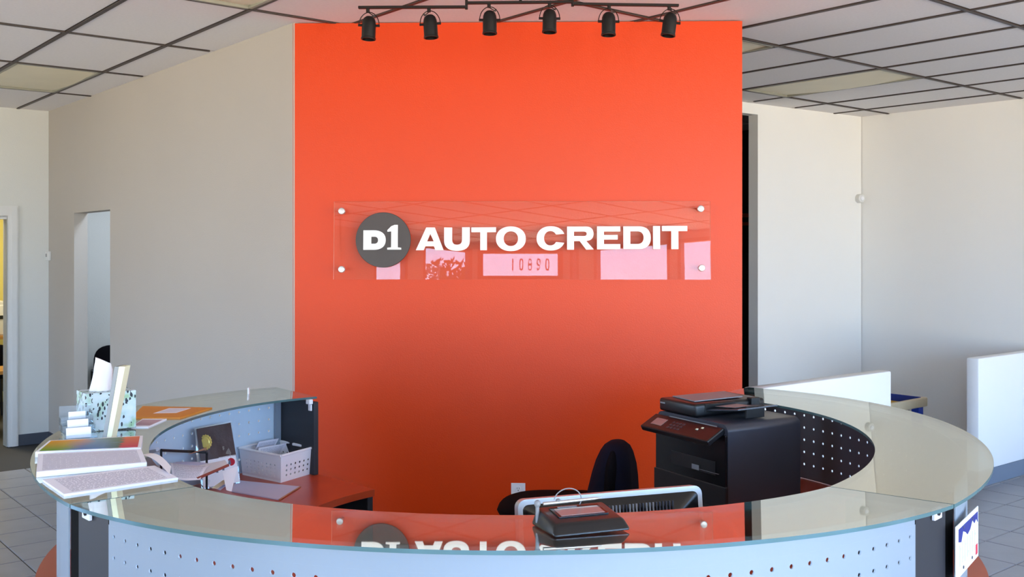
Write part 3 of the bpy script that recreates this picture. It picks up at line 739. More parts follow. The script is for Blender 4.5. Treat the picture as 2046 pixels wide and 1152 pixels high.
# printed sheets, from the bottom up
t = thing('document_stack', 'flat stack of printed forms nearest the front edge of the glass top at left', 'paper', (0, 0, 0), group=None)
qd = flat([(128, 991.4), (355.6, 957.7), (308.7, 933.5), (85, 961.7)], ZT)
m = MB(); m.sheet(qd, .006); m.build('pages', M['paperedge'], t)
m = MB(); m.sheet([q + Vector((0, 0, .0062)) for q in qd], .0004, nu=8, nv=6); m.build('top_sheet', M['print'], t)
t = thing('paper_pile', 'thick pile of printed sheets with bright white edge at the left of the glass', 'paper')
qd = flat([(72.5, 953.8), (293, 934), (282, 907), (76, 917)], ZT, .0005)
m = MB(); m.sheet(qd, .016); m.build('pages', M['paperedge'], t)
m = MB(); m.sheet([q + Vector((0, 0, .0162)) for q in qd], .0005, nu=8, nv=6); m.build('top_sheet', M['printB'], t)
t = thing('brochure', 'colour printed brochure in orange, green and pink lying behind the paper pile', 'brochure')
qd = flat([(70, 914), (281, 905), (285, 880), (98, 890.5)], ZT, .0005)
m = MB(); m.sheet(qd, .018); m.build('pages', M['paperedge'], t)
m = MB(); a, b_, c, d = [q + Vector((0, 0, .0182)) for q in qd]
def inset(a, b, c, d, k0, k1):
    def bl(u, v): return (a * (1 - u) + b * u) * (1 - v) + (d * (1 - u) + c * u) * v
    return [bl(k0, k1), bl(1 - k0, k1), bl(1 - k0, 1 - k1), bl(k0, 1 - k1)]
m.sheet(inset(a, b_, c, d, .03, .06), .0005, nu=4, nv=4); m.build('cover', M['rainbow'], t)
m = MB(); qd = [W(284, 908, 3.30), W(339, 948, 3.02), W(342, 932, 3.12), W(300, 905, 3.34)]
m.sheet(qd, .0006, nu=8, nv=4, lift=lambda u, v: Vector((0, 0, .012 * math.sin(math.pi * u))))
tag(m.build('loose_sheet', M['paper'], smooth=40), 'curled white sheet poking out right of the paper pile over the inner glass edge', 'paper')
t = thing('envelope', 'orange envelope with a white address label on the glass behind the tissue box', 'envelope')
qd = flat([(262, 836), (360, 836), (424, 816), (285, 813)], ZT, .0003)
m = MB(); m.sheet(qd, .005); m.build('body', M['manila'], t)
m = MB(); m.sheet([q + Vector((0, 0, .0054)) for q in flat([(306, 828), (352, 827), (382, 817.5), (338, 817.5)], ZT)], .0003); m.build('address_label', M['print'], t)
t = thing('note_card', 'small pinkish card with a white border beside the floral tissue box', 'card')
qd = flat([(262, 854), (296, 854), (333, 838), (285, 838)], ZT, .0003)
m = MB(); m.sheet(qd, .004); m.build('body', M['paperedge'], t)
m = MB(); a, b_, c, d = [q + Vector((0, 0, .0043)) for q in qd]; m.sheet(inset(a, b_, c, d, .06, .14), .0003); m.build('print', mat('dusty_pink_print', (190, 160, 172), .6), t)

# tissue box
br, bl = Vector((-1.402, 3.775, 0)), Vector((-1.546, 3.668, 0)); bd = br - bl; bw = bd.length; ba = math.atan2(bd.y, bd.x)
tb_ = thing('tissue_box', 'floral printed tissue box with a white tissue pulled up, on the glass top at left', 'tissue box', ((bl.x + br.x) / 2, (bl.y + br.y) / 2, glass_z((bl.x + br.x) / 2, 3.72) + .003), ba)
m = MB(); m.rbox((0, .065, .0695), (bw, .13, .139), .002); m.build('carton', M['floral'], tb_)
m = MB(); m.lathe([(.055, 0), (.055, .0012)], 32, Matrix.Translation((-.01, .065, .1385)) @ Matrix.Scale(.7, 4, (0, 1, 0))); m.build('opening', M['clear'], tb_)
m = MB()
ts = []
for i in range(9):
    vv = i / 8; z = .135 + .115 * vv; wd2 = .036 - .004 * math.sin(vv * 3.1); cx2 = -.018 + .006 * vv
    for k in range(16):
        w_ = 2 * math.pi * k / 16
        rr = 1 + .18 * math.sin(3 * w_ + vv * 3) + .1 * math.sin(5 * w_)
        sc_ = (1 - .22 * max(0, vv - .72) ** 1.2 / .2)
        ts.append((cx2 + wd2 * sc_ * rr * math.cos(w_), .065 + .022 * sc_ * rr * math.sin(w_), z + (-.014 * math.cos(w_) * vv ** 2)))
m.add(ts, [(i * 16 + k, i * 16 + (k + 1) % 16, (i + 1) * 16 + (k + 1) % 16, (i + 1) * 16 + k) for i in range(8) for k in range(16)] + [list(range(128, 144))])
m.build('tissue', M['paper'], tb_, smooth=70)
# leaning upright sign holder, seen nearly edge on
hb, ht = GG(214, 880), W(247, 738, 3.62)
t = thing('sign_holder', 'tall slanted grey holder with a pale yellow card, standing before the tissue box', 'sign holder', (hb.x, hb.y, hb.z + .001))
lean = Vector((ht.x - hb.x, .05, .252))
def slab(x0, x1, y0, y1, dx=0):
    m = MB(); vs = []
    for k in (0, 1):
        o = lean * k
        vs += [(x0 + o.x, y0 + o.y, o.z), (x1 + o.x * 1.0 + dx * k, y0 + o.y, o.z), (x1 + o.x + dx * k, y1 + o.y, o.z), (x0 + o.x, y1 + o.y, o.z)]
    m.add(vs, [(3, 2, 1, 0), (4, 5, 6, 7), (0, 1, 5, 4), (1, 2, 6, 5), (2, 3, 7, 6), (3, 0, 4, 7)]); return m
slab(-.018, -.004, .0, .07).build('sleeve', mat('grey_frosted_plastic', (150, 153, 150), .3), t)
slab(-.003, .013, .0, .05, .006).build('card', M['yellowpad'], t)
m = MB(); m.box((0, .03, .003), (.05, .08, .005)); m.build('foot', M['clear'], t)
# clear tiered card holder
t = thing('card_holder', 'clear plastic tiered business card holder at the left end of the glass', 'card holder', (-1.512, 3.535, glass_z(-1.512, 3.535) + .001), R(30))
for k in range(3):
    y0 = .055 * k - .05; zz = .020 * k
    m = MB(); m.box((0, y0 + .05, .020 + zz), (.105, .003, .04 + 2 * zz * .6)); m.box((0, y0 + .025, .003 + zz), (.105, .052, .004))
    for s in (-1, 1): m.box((s * .052, y0 + .025, .014 + zz), (.003, .052, .028))
    m.box((0, y0, .012 + zz), (.105, .003, .024)); tr = m.build('tray', M['clear'], t)
    m = MB(); m.box((.004 * k - .004, 0, 0), (.080 - .012 * k, .006 + .003 * k, .036), place((0, y0 + .03, .026 + zz), 0, R(-14))); m.build('card_stack', M['paper'], tr)

# signature pad
pd = thing('signature_pad', 'black signature pad with a grey screen and tethered pen on the front glass', 'signature pad', (.163, 2.405, glass_z(.163, 2.405) + .0005), R(20), rx=R(-2.4))
bm = bmesh.new(); bmesh.ops.create_cube(bm, size=1)
for v in bm.verts:
    top = v.co.z > 0
    v.co = Vector((v.co.x * (.198 if not top else .176), v.co.y * (.150 if not top else .118) + (.004 if top else 0), (0.002 if not top else (.028 if v.co.y < 0 else .045))))
bmesh.ops.bevel(bm, geom=bm.edges[:], offset=.008, segments=3, affect='EDGES', profile=.5)
m = MB(); m.addbm(bm); m.build('housing', mat('dark_pad_plastic', (14, 14, 17), .3, spec=.6), pd, smooth=50)
sl_ = math.atan2(.017, .118)
T = place((0, .004, .0375), 0, sl_)
m = MB(); m.rbox((0, .006, 0), (.128, .066, .004), .0012, T); m.build('screen_frame', M['blackgloss'], pd)
m = MB(); m.box((0, .002, .0024), (.112, .046, .0012), T); m.build('screen', M['lcd'], pd)
m = MB(); m.box((-.018, .0345, .0024), (.05, .006, .0012), T); m.build('caption_strip', M['grey'], pd)
m = MB(); m.tube([T @ Vector((-.075, .047, .010)), T @ Vector((.06, .047, .012))], [.0042, .0036], 10); m.tube([T @ Vector((.06, .047, .012)), T @ Vector((.078, .047, .0125))], [.0036, .001], 10)
pn = m.build('pen', M['steel'], pd, smooth=40)
m = MB(); m.lathe([(.005, -.005), (.008, 0), (.007, .008), (.003, .011)], 14, T @ Matrix.Translation((-.093, .04, .012))); m.tube([T @ Vector((-.093, .04, .010)), T @ Vector((-.093, .035, -.03))], .005, 8); m.build('pen_rest', M['grey'], pd, smooth=50)
m = MB(); m.tube([T @ Vector((-.0745 + .064 + .036 * math.cos(a), .05, .012 + .030 * math.sin(a))) for a in [R(170 - 9.5 * i) for i in range(24)]], .0014, 6); m.build('tether', M['grey'], pd)
m = MB(); m.lathe([(.006, 0), (.006, .006), (.003, .008)], 12, T @ Matrix.Translation((-.035, .05, .010))); m.build('pen_rest', M['grey'], pd, smooth=50)

# license style plate on the right panel
pa, pb = Vector((1.247, 2.85, 0)), Vector((1.420, 3.09, 0)); pdv = pb - pa; pl_ = pdv.length
plate = thing('license_plate', 'white licence plate with blue top and red mark, fixed outside the right silver panel', 'plate', (pa.x, pa.y, H - .771), math.atan2(pdv.y, pdv.x))
m = MB(); m.rbox((pl_ / 2, -.002, -.0765), (pl_, .003, .153), .001); m.build('sheet', M['partition'], plate)
poly = [(.03, -.014), (pl_ - .014, -.014), (pl_ - .014, -.046), (pl_ * .88, -.030), (pl_ * .80, -.040), (pl_ * .70, -.024), (pl_ * .60, -.044), (pl_ * .48, -.052), (pl_ * .40, -.040), (pl_ * .28, -.03), (.06, -.056), (.03, -.05)]
me = curve2d('blue_band', [poly], .001); me.materials.append(M['dkblue']); o = link('blue_band', me, plate); o.rotation_euler = (R(90), 0, 0); o.location = (0, -.0045, 0)
for k in range(7):
    m = MB(); x0 = .045 + k * .033; m.box((x0, -.0042, -.092 + .004 * (k % 2)), (.006, .001, .06)); m.box((x0 + .008, -.0042, -.075 - .03 * (k % 2)), (.012, .001, .006)); m.build('character', M['lilac'], plate)
m = MB(); m.box((pl_ - .028, -.0045, -.125), (.022, .001, .03)); m.build('red_mark', M['red'], plate)
for x0, z0 in ((.09, -.02), (.205, -.02), (.09, -.135), (.205, -.135)):
    m = MB(); m.lathe([(.005, 0), (.004, .002)], 10, Matrix.Translation((x0, -.004, z0)) @ RX); m.build('screw', M['base'], plate)

# ---------------------------------------------------------------- on the desk, left
bn = G(561, 964, ZD); brr = G(622, 945.7, ZD); bll = G(485, 948, ZD)
ex = (brr - bn); ey = (bll - bn)
bk = thing('basket', 'white plastic basket with round holes holding papers on the left desk', 'basket', bn)
bh = .125
def bpt(u, v, z):                        # u along ex, v along ey, flared towards the top
    k = 1 + .10 * z / bh; c = (ex + ey) / 2
    p = c + ex * (u - .5) * k + ey * (v - .5) * k; return Vector((p.x, p.y, z))
def basket_wall(e0, e1, ncol, nrow, hr):
    m = MB(); q = lambda s, z: bpt(e0[0] + (e1[0] - e0[0]) * s, e0[1] + (e1[1] - e0[1]) * s, z)
    L = (q(1, 0) - q(0, 0)).length; z0, z1 = .018, .085; s0, s1 = .10, .90
    def qd(sa, sb, za, zb): m.add([q(sa, za), q(sb, za), q(sb, zb), q(sa, zb)], [(0, 1, 2, 3)])
    qd(0, 1, 0, z0); qd(0, 1, z1, bh); qd(0, s0, z0, z1); qd(s1, 1, z0, z1)
    ds, dz = (s1 - s0) / ncol, (z1 - z0) / nrow
    sq = [(-1, -1), (0, -1), (1, -1), (1, 0), (1, 1), (0, 1), (-1, 1), (-1, 0)]
    for i in range(ncol):
        for j in range(nrow):
            sc0, zc = s0 + (i + .5) * ds, z0 + (j + .5) * dz
            vs = [q(sc0 + a * ds / 2, zc + b * dz / 2) for a, b in sq] + [q(sc0 + a / math.hypot(a, b) * hr / L, zc + b / math.hypot(a, b) * hr) for a, b in sq]
            m.add(vs, [(k, (k + 1) % 8, 8 + (k + 1) % 8, 8 + k) for k in range(8)])
    o = m.build('side', M['white'], bk); weld(o)
    md = o.modifiers.new('thick', 'SOLIDIFY'); md.thickness = .0025; md.offset = 0
basket_wall((0, 0), (1, 0), 6, 3, .0055); basket_wall((0, 1), (0, 0), 8, 4, .0045); basket_wall((1, 0), (1, 1), 8, 4, .0045); basket_wall((1, 1), (0, 1), 6, 3, .0055)
m = MB(); m.add([bpt(0, 0, .002), bpt(1, 0, .002), bpt(1, 1, .002), bpt(0, 1, .002)] + [bpt(0, 0, .006), bpt(1, 0, .006), bpt(1, 1, .006), bpt(0, 1, .006)], [(3, 2, 1, 0), (4, 5, 6, 7), (0, 1, 5, 4), (1, 2, 6, 5), (2, 3, 7, 6), (3, 0, 4, 7)]); m.build('bottom', M['white'], bk)
m = MB()
for a, b_ in (((0, 0), (1, 0)), ((1, 0), (1, 1)), ((1, 1), (0, 1)), ((0, 1), (0, 0))): m.tube([bpt(*a, bh), bpt(*b_, bh)], .006, 8)
m.rbox((0, 0, 0), (.05, .07, .012), .003, Matrix.Translation(bpt(1.03, .35, bh)) @ rotz(math.atan2(ey.y, ey.x) + R(90)))
m.build('rim', M['white'], bk)
m = MB(); m.sheet([bn + bpt(.75, .95, .04), bn + bpt(.2, .98, .05), bn + bpt(.25, .72, .155), bn + bpt(.8, .7, .15)], .0008, nu=4, nv=4)
m.sheet([bn + bpt(.85, .75, .05), bn + bpt(.15, .8, .04), bn + bpt(.12, .62, .135), bn + bpt(.85, .55, .13)], .0008, nu=4, nv=4)
tag(m.build('form_sheet', M['print']), 'printed sheets standing in the white basket', 'paper')
# foil pack with gold seal
pk = thing('foil_pack', 'dark foil pack with a gold seal leaning against the left silver panel', 'packet')
c0, c1, c2, c3 = W(402, 977, 4.42), W(481, 964, 4.55), W(461, 841, 4.60), W(387, 855, 4.46)
m = MB(); m.sheet([c0, c1, c2, c3], .002, nu=6, nv=8, lift=lambda u, v: Vector((.003 * math.sin(9 * v + 5 * u), -.004 * math.sin(7 * u + 4 * v), 0))); m.build('wrapper', M['clear'], pk, smooth=60)
def bil(q, u, v): a, b, c, d = q; return (a * (1 - u) + b * u) * (1 - v) + (d * (1 - u) + c * u) * v
Q = [c0, c1, c2, c3]; nq = (c1 - c0).cross(c3 - c0).normalized()
fwd = Vector((.30, -1, .1)).normalized()
def sub(u0, u1, v0, v1, off): return [bil(Q, u0, v0) + fwd * off, bil(Q, u1, v0) + fwd * off, bil(Q, u1, v1) + fwd * off, bil(Q, u0, v1) + fwd * off]
m = MB(); m.sheet(sub(.07, .99, .45, .98, 0.006), .001 , nu=8, nv=8, lift=lambda u, v: Vector((0, -.003 * math.sin(6 * u) * math.sin(5 * v), 0))); m.build('foil', M['foil'], pk, smooth=60)
m = MB(); m.sheet(sub(.06, .98, .02, .46, .006), .001); m.build('card', M['paper'], pk)
ctr = bil(Q, .25, .74) + fwd * .012
Tn = Matrix.Translation(ctr) @ Matrix.Rotation(R(90 - 8), 4, 'X')
m = MB(); n_ = 32; prof = []
vs = [Tn @ Vector((0, 0, .006))]
for ring, (rr, zz) in enumerate(((.020, .007), (.024, .004), (.030, .005), (.034, .0))):
    for k in range(n_): w_ = 2 * math.pi * k / n_; r2 = rr * (1 + (.05 * (-1) ** k if ring > 1 else 0)); vs.append(Tn @ Vector((r2 * math.cos(w_) * .86, r2 * math.sin(w_), zz)))
fs = [(0, 1 + k, 1 + (k + 1) % n_) for k in range(n_)] + [(1 + r_ * n_ + k, 1 + (r_ + 1) * n_ + k, 1 + (r_ + 1) * n_ + (k + 1) % n_, 1 + r_ * n_ + (k + 1) % n_) for r_ in range(3) for k in range(n_)]
m.add(vs, fs); m.build('seal', M['gold'], pk, smooth=30)
m = MB(); q = bil(Q, .84, .36) + fwd * .012; m.lathe([(.017, -.002), (.017, .002)], 20, Matrix.Translation(q) @ RX); m.build('red_spot', M['red'], pk)
for (u0, v0, w0, h0) in ((.2, .2, .05, .12), (.45, .22, .09, .14), (.62, .24, .06, .10), (.80, .32, .08, .08)):
    q = bil(Q, u0, v0 + h0 / 2) + fwd * .012; m = MB(); m.prism([(-w0 * .08, -h0 * .12), (w0 * .08, -h0 * .12), (w0 * .03, h0 * .13), (-w0 * .03, h0 * .13)], -.001, .001, Matrix.Translation(q) @ RX); m.build('skyline_print', M['base_light'], pk)
# black wire file rack with leaflets
rk = thing('file_rack', 'black wire file rack behind the loose leaflets on the left desk', 'rack')
m = MB(); q0, q1 = W(322, 899, 4.20), W(388, 902, 4.42); m.tube([q0, q1], .006, 8)
m.tube([q0, Vector((q0.x, q0.y, ZD))], .005, 8); m.tube([W(413, 904, 4.36), Vector((W(413, 904, 4.36).x, 4.36, ZD))], .005, 8); m.tube([q1, W(413, 904, 4.36)], .005, 8); m.build('rail', M['black'], rk)
m = MB(); m.sheet([W(384, 858, 4.62), W(392, 856, 4.64), W(400, 955, 4.60), W(386, 953, 4.57)], .006); m.build('divider', M['black'], rk)
m = MB(); m.sheet([W(283, 903, 4.02), W(318, 896, 4.2), W(318, 901, 4.2), W(283, 912, 4.02)], .006); m.build('bracket', M['grey'], rk)
m = MB(); a, b_ = W(318, 895, 4.19), W(318, 895, 4.19); m.lathe([(.008, -.004), (.008, .004)], 12, Matrix.Translation(W(314, 897, 4.17)) @ RX); m.build('clip', M['white'], rk)
def paper(name, pts, label, m_, th=.0008, bul=0.0, cat='paper'):
    q = MB(); q.sheet(pts, th, nu=6, nv=4, lift=(lambda u, v: Vector((0, -bul * math.sin(math.pi * u), bul * math.sin(math.pi * v)))) if bul else None)
    return tag(q.build(name, m_, smooth=50), label, cat)
paper('leaflet', [W(345, 956, 3.98), W(400, 958, 4.02), W(425, 930, 4.2), W(338, 924, 4.12)], 'grey white folded leaflet at the left of the black file rack', M['print'], bul=.02)
paper('leaflet', [W(338, 928, 4.16), W(352, 922, 4.22), W(434, 928, 4.24), W(420, 938, 4.2)], 'lilac leaflet lying across the top of the file rack', M['lilac'], bul=.006)
t = thing('booklet', 'slim booklet with a reddish brown spine slanting across the leaflets', 'booklet')
qd = [W(393, 956, 4.02), W(456, 929, 4.18), W(450, 920, 4.24), W(380, 935, 4.16)]
m = MB(); m.sheet(qd, .004); m.build('pages', M['paper'], t)
m = MB(); m.tube([qd[0], qd[1]], .006, 8); m.build('spine', M['rededge'], t)
paper('folded_sheet', [W(444, 940, 4.16), W(476, 931, 4.22), W(463, 981, 4.12), W(452, 978, 4.10)], 'white folded sheet tapering down before the foil pack', M['paper'], bul=.004)
paper('desk_sheet', [G(424, 974, ZD), G(440, 979, ZD), G(462, 963, ZD), G(392, 958, ZD)], 'lilac sheet lying flat on the desk below the leaflets', M['lilac'], .001)
t = thing('paper_wad', 'pale stack of sheets lying on the cherry desk before the white basket', 'paper')
qd = flat([(463, 983), (558, 999), (600, 973), (470, 960)], ZD, .0003)
m = MB(); m.sheet(qd, .004, nu=3, nv=3); m.build('pages', M['lilac'], t)
m = MB(); m.tube([qd[1] + Vector((0, 0, .003)), qd[2] + Vector((0, 0, .003))], .003, 6); m.build('edge', M['pencil'], t)
m = MB(); m.tube([W(377, 907, 4.30), W(404, 898, 4.36)], [.001, .004], 8); m.tube([W(404, 898, 4.36), W(412, 895.5, 4.38)], .004, 8); tag(m.build('pencil', M['pencil'], smooth=50), 'brown pencil sticking out in front of the foil pack', 'pencil')
m = MB(); m.sheet([W(424, 975, 4.12), W(434, 976, 4.12), W(456, 961, 4.2), W(446, 960, 4.2)], .004); tag(m.build('ruler', M['yellowpad']), 'short cream coloured strip lying on the papers', 'ruler')

# ---------------------------------------------------------------- monitor
mn = thing('monitor', 'silver edged black monitor seen from the back over the front glass', 'monitor', (.29, 2.90, ZD), R(18.5))
mw, mh, mz = .575, .335, .185
m = MB(); bm = bmesh.new(); bmesh.ops.create_cube(bm, size=1)
for v in bm.verts: v.co = Vector((v.co.x * mw, v.co.y * .030, v.co.z * mh))
bmesh.ops.bevel(bm, geom=[e_ for e_ in bm.edges if abs((e_.verts[0].co - e_.verts[1].co).y) > .01], offset=.024, segments=5, affect='EDGES', profile=.5)
T = place((0, 0, mz + .0), 0, R(-7))
m.addbm(bm, T); m.build('bezel', M['steel'], mn, smooth=40)
m = MB(); m.rbox((0, .0185, 0), (mw - .03, .002, mh - .03), .0008, T); m.build('screen', M['blackgloss'], mn)
m = MB(); bm = bmesh.new(); bmesh.ops.create_cube(bm, size=1)
for v in bm.verts:
    k = 1 if v.co.y > 0 else .62
    v.co = Vector((v.co.x * (mw - .012) * k, v.co.y * .04 - .032, v.co.z * (mh - .016) * (1 if v.co.y > 0 else .74) + (0 if v.co.y > 0 else -.03)))
bmesh.ops.bevel(bm, geom=bm.edges[:], offset=.012, segments=3, affect='EDGES', profile=.5)
m.addbm(bm, T); m.build('back_shell', M['blackgloss'], mn, smooth=40)
for k in range(34):
    x0 = -.17 + k * .0105
    m = MB(); m.box((x0, -.041, .118), (.0042, .006, .032), T @ Matrix.Rotation(R(0), 4, 'X')); m.build('vent_rib', M['grey'], mn) if k % 5 in (0, 1, 2) and 8 < k < 30 else m.build('vent_rib', M['charcoal'], mn)
m = MB(); m.rbox((0, -.035, .09), (.09, .03, .17), .006); m.build('stand_neck', M['black'], mn)
m = MB(); m.rbox((0, -.03, .006), (.24, .17, .012), .004); m.build('stand_foot', M['black'], mn)

# ---------------------------------------------------------------- office chair with jacket
ch = thing('office_chair', 'black office chair seen from the side, before the orange wall inside the counter', 'chair', (.26, 4.93, 0), R(-8))
for k in range(5):
    a = R(72 * k + 20); m = MB(); m.tube([(0, 0, .09), (.27 * math.cos(a), .27 * math.sin(a), .06)], [.025, .016], 8); lg = m.build('base_spoke', M['black'], ch, smooth=40)
    m = MB(); m.lathe([(.025, -.012), (.025, .012)], 14, Matrix.Translation((.28 * math.cos(a), .28 * math.sin(a), .0255)) @ rotz(a) @ RX); m.build('caster', M['black'], lg)
m = MB(); m.tube([(0, 0, .08), (0, 0, .45)], .025, 12); m.tube([(0, 0, .30), (0, 0, .44)], .035, 12); m.build('gas_lift', M['black'], ch)
m = MB(); bm = bmesh.new(); bmesh.ops.create_uvsphere(bm, u_segments=28, v_segments=14, radius=1)
for v in bm.verts:
    x, y, z = v.co; sq2 = lambda t: math.copysign(abs(t) ** .72, t)
    v.co = Vector((sq2(x) * .30 + (-.03 if x < 0 else 0), sq2(y) * .25, .515 + z * .055 + (.012 * x * x if x > 0 else -.004)))
m.addbm(bm); m.build('seat', M['blackcloth'], ch, smooth=60)
m = MB(); bm = bmesh.new(); bmesh.ops.create_uvsphere(bm, u_segments=24, v_segments=16, radius=1)
for v in bm.verts:
    x, y, z = v.co
    v.co = Vector((.225 + x * .045 + .012 * z, math.copysign(abs(y) ** .75, y) * .22 * (1 - .12 * max(z, 0)), .665 + math.copysign(abs(z) ** .8, z) * .165))
m.addbm(bm); m.build('backrest', M['blackcloth'], ch, smooth=60)
m = MB(); m.tube([(.10, 0, .46), (.25, 0, .47), (.28, 0, .56), (.26, 0, .64)], [.02, .02, .018, .016], 8); m.build('back_bracket', M['black'], ch, smooth=40)
jk = MB(); n_ = 28; prof = [(.842, .05), (.838, .35), (.82, .55), (.79, .70), (.74, .85), (.68, .97), (.60, 1.08), (.53, 1.16), (.47, 1.2)]
vs = []
for i, (z, k) in enumerate(prof):
    for j in range(n_):
        w_ = 2 * math.pi * j / n_
        fold = 1 + (.05 * math.sin(5 * w_ + .6) + .035 * math.sin(9 * w_ + i * .35)) * min(1, i / 4)
        vs.append((.236 + .016 * (z - .66) / .17 + .112 * k * fold * math.cos(w_) - .012 * max(0, .8 - z), .20 * min(1.0, k) * fold * math.sin(w_), z))
jk.add(vs, [(i * n_ + k, i * n_ + (k + 1) % n_, (i + 1) * n_ + (k + 1) % n_, (i + 1) * n_ + k) for i in range(len(prof) - 1) for k in range(n_)] + [list(range(n_))])
jo = jk.build('jacket', M['navy'], smooth=70); jo.location = ch.location; jo.rotation_euler = ch.rotation_euler
tag(jo, 'dark navy jacket draped over the back of the office chair', 'jacket')

# ---------------------------------------------------------------- printer on the right desk
PN = Vector((.862, 4.04, ZD)); pa_ = R(30)
pr = thing('printer', 'large black multifunction printer on the desk at the right, paper feeder on top', 'printer', PN, pa_ - R(90))
# local axes: +y runs along the side face away from the near corner, -x runs along the front face
FW, FD, BH = .45, .40, .353
T0 = Matrix.Identity(4)
m = MB(); bm = bmesh.new(); bmesh.ops.create_cube(bm, size=1)
for v in bm.verts: v.co = Vector((v.co.x * FW - FW / 2, v.co.y * FD + FD / 2, v.co.z * (BH - .02) + (BH + .02) / 2))
bmesh.ops.bevel(bm, geom=[e_ for e_ in bm.edges if abs(e_.verts[0].co.y - e_.verts[1].co.y) > .1 and e_.verts[0].co.z > .2], offset=.032, segments=5, affect='EDGES', profile=.5)
m.addbm(bm); m.build('body', M['charcoal'], pr, smooth=40)
m = MB(); m.rbox((-FW / 2, FD / 2 - .01, .012), (FW + .02, FD, .024), .004); m.build('base', M['black'], pr)
m = MB(); m.rbox((-FW / 2, -.006, .165), (FW - .004, .012, .29), .003); m.build('front_cover', M['blackgloss'], pr)
m = MB(); m.box((-.20, -.0125, .17), (.28, .003, .055)); m.build('output_slot', M['black'], pr)
m = MB(); m.sheet([(-.17, -.016, .150), (-.04, -.016, .150), (-.03, .02, .156), (-.17, .02, .156)], .001); m.sheet([(-.20, -.017, .146), (-.155, -.017, .146), (-.155, -.017, .166), (-.20, -.017, .166)], .001); m.build('output_paper', M['grey'], pr)
m = MB(); m.rbox((-FW / 2, -.008, .06), (FW + .01, .016, .09), .003); m.build('cassette', M['black'], pr)
cpM = place((-FW / 2 - .012, -.042, .305), 0, R(28))
m = MB(); m.rbox((0, 0, 0), (FW - .012, .10, .026), .006, cpM); cpn = m.build('control_panel', M['black'], pr)
for k in range(2):
    m = MB(); m.rbox((.10 + k * .02, .006 + k * .014, .014), (.012, .008, .003), .001, cpM); m.build('button', M['yellowpad'], cpn)
for i in range(4):
    for j in range(3):
        m = MB(); m.rbox((-.06 + i * .022, -.02 + j * .018, .0135), (.013, .010, .003), .001, cpM); m.build('button', M['rededge'] if False else M['charcoal'], cpn)
m = MB(); m.rbox((-.14, .0, .0135), (.07, .045, .002), .0008, cpM); m.build('display', M['lcd'], cpn)
# scanner lid line and feeder
m = MB(); m.box((-.20, -.0135, BH - .012), (.30, .002, .004)); m.build('lid_seam', M['grey'], pr)
m = MB(); m.rbox((-.325, .20, BH + .028), (.245, .39, .056), .012, seg=3); fd = m.build('feeder', M['black'], pr, smooth=40)
m = MB(); m.box((-.42, .004, BH + .036), (.030, .002, .006)); m.build('emblem', M['grey'], fd)
m = MB(); m.sheet([(-.42, .06, BH + .058), (-.25, .04, BH + .058), (-.24, .30, BH + .062), (-.40, .34, BH + .062)], .004); m.build('feeder_lid', M['grey'], fd)
m = MB(); m.sheet([(-.215, .06, BH + .024), (-.04, .09, BH + .045), (-.03, .30, BH + .05), (-.21, .30, BH + .028)], .005); m.build('input_tray', M['charcoal'], pr)
m = MB(); m.rbox((-.205, .14, BH + .036), (.012, .17, .034), .002); m.rbox((-.205, .33, BH + .046), (.03, .05, .034), .003); m.rbox((-.06, .20, BH + .03), (.012, .10, .05), .002); m.build('paper_guide', M['black'], pr)
m = MB(); m.sheet([(-.19, .10, BH + .042), (-.08, .11, BH + .050), (-.08, .20, BH + .052), (-.19, .22, BH + .044)], .001); m.build('original', M['grey'], pr)

# ---------------------------------------------------------------- outlet and wall devices
def on_orange(px, py):
    d = Vector(((px - CX) / F, 1, -(py - YH) / F)); n_ = Vector((OO.x, OO.y, 0)); k = (OL.dot(n_)) / d.dot(n_); return Vector((d.x * k, d.y * k, H + d.z * k))
q = on_orange(1035.5, 985.5)
ot = thing('wall_outlet', 'white double power outlet low on the orange wall', 'outlet', q, math.atan2(OD.y, OD.x))
m = MB(); m.rbox((0, -.003, 0), (.080, .006, .121), .002); m.build('cover_plate', M['white'], ot)
for z in (.028, -.028):
    m = MB(); m.lathe([(.017, 0), (.017, .0025), (.015, .003)], 20, Matrix.Translation((0, -.006, z)) @ RX); rc = m.build('receptacle', M['white'], ot)
    m = MB(); m.box((-.006, -.0095, z + .004), (.002, .002, .008)); m.box((.006, -.0095, z + .004), (.002, .002, .008)); m.lathe([(.0028, 0), (.0028, .002)], 10, Matrix.Translation((0, -.0085, z - .008)) @ RX); m.build('slot', M['black'], rc)
p0 = LW0 + LWd * 4.68
t = thing('thermostat', 'small pale thermostat beside the corner of the long greige wall', 'thermostat', (p0.x, p0.y, 1.722), math.atan2(-LWd.y, -LWd.x))
m = MB(); m.rbox((0, -.014, 0), (.085, .028, .085), .006); m.build('housing', M['trimwhite'], t)
m = MB(); m.rbox((-.012, -.0285, .006), (.03, .002, .03), .0008); m.build('display', M['grey'], t)
p0 = RC + RD * .02
t = thing('motion_sensor', 'small round white sensor high in the corner of the pale right walls', 'sensor', (RC.x - .03, RC.y - .06, 2.27), R(20))
m = MB(); m.lathe([(.042, -.05), (.042, .018), (.036, .026), (.01, .03)], 24, RX); m.build('housing', M['trimwhite'], t, smooth=40)
m = MB(); m.lathe([(.02, 0), (.018, .008), (.006, .012)], 16, Matrix.Translation((0, -.028, 0)) @ RX); m.build('lens', M['white'], t, smooth=50)

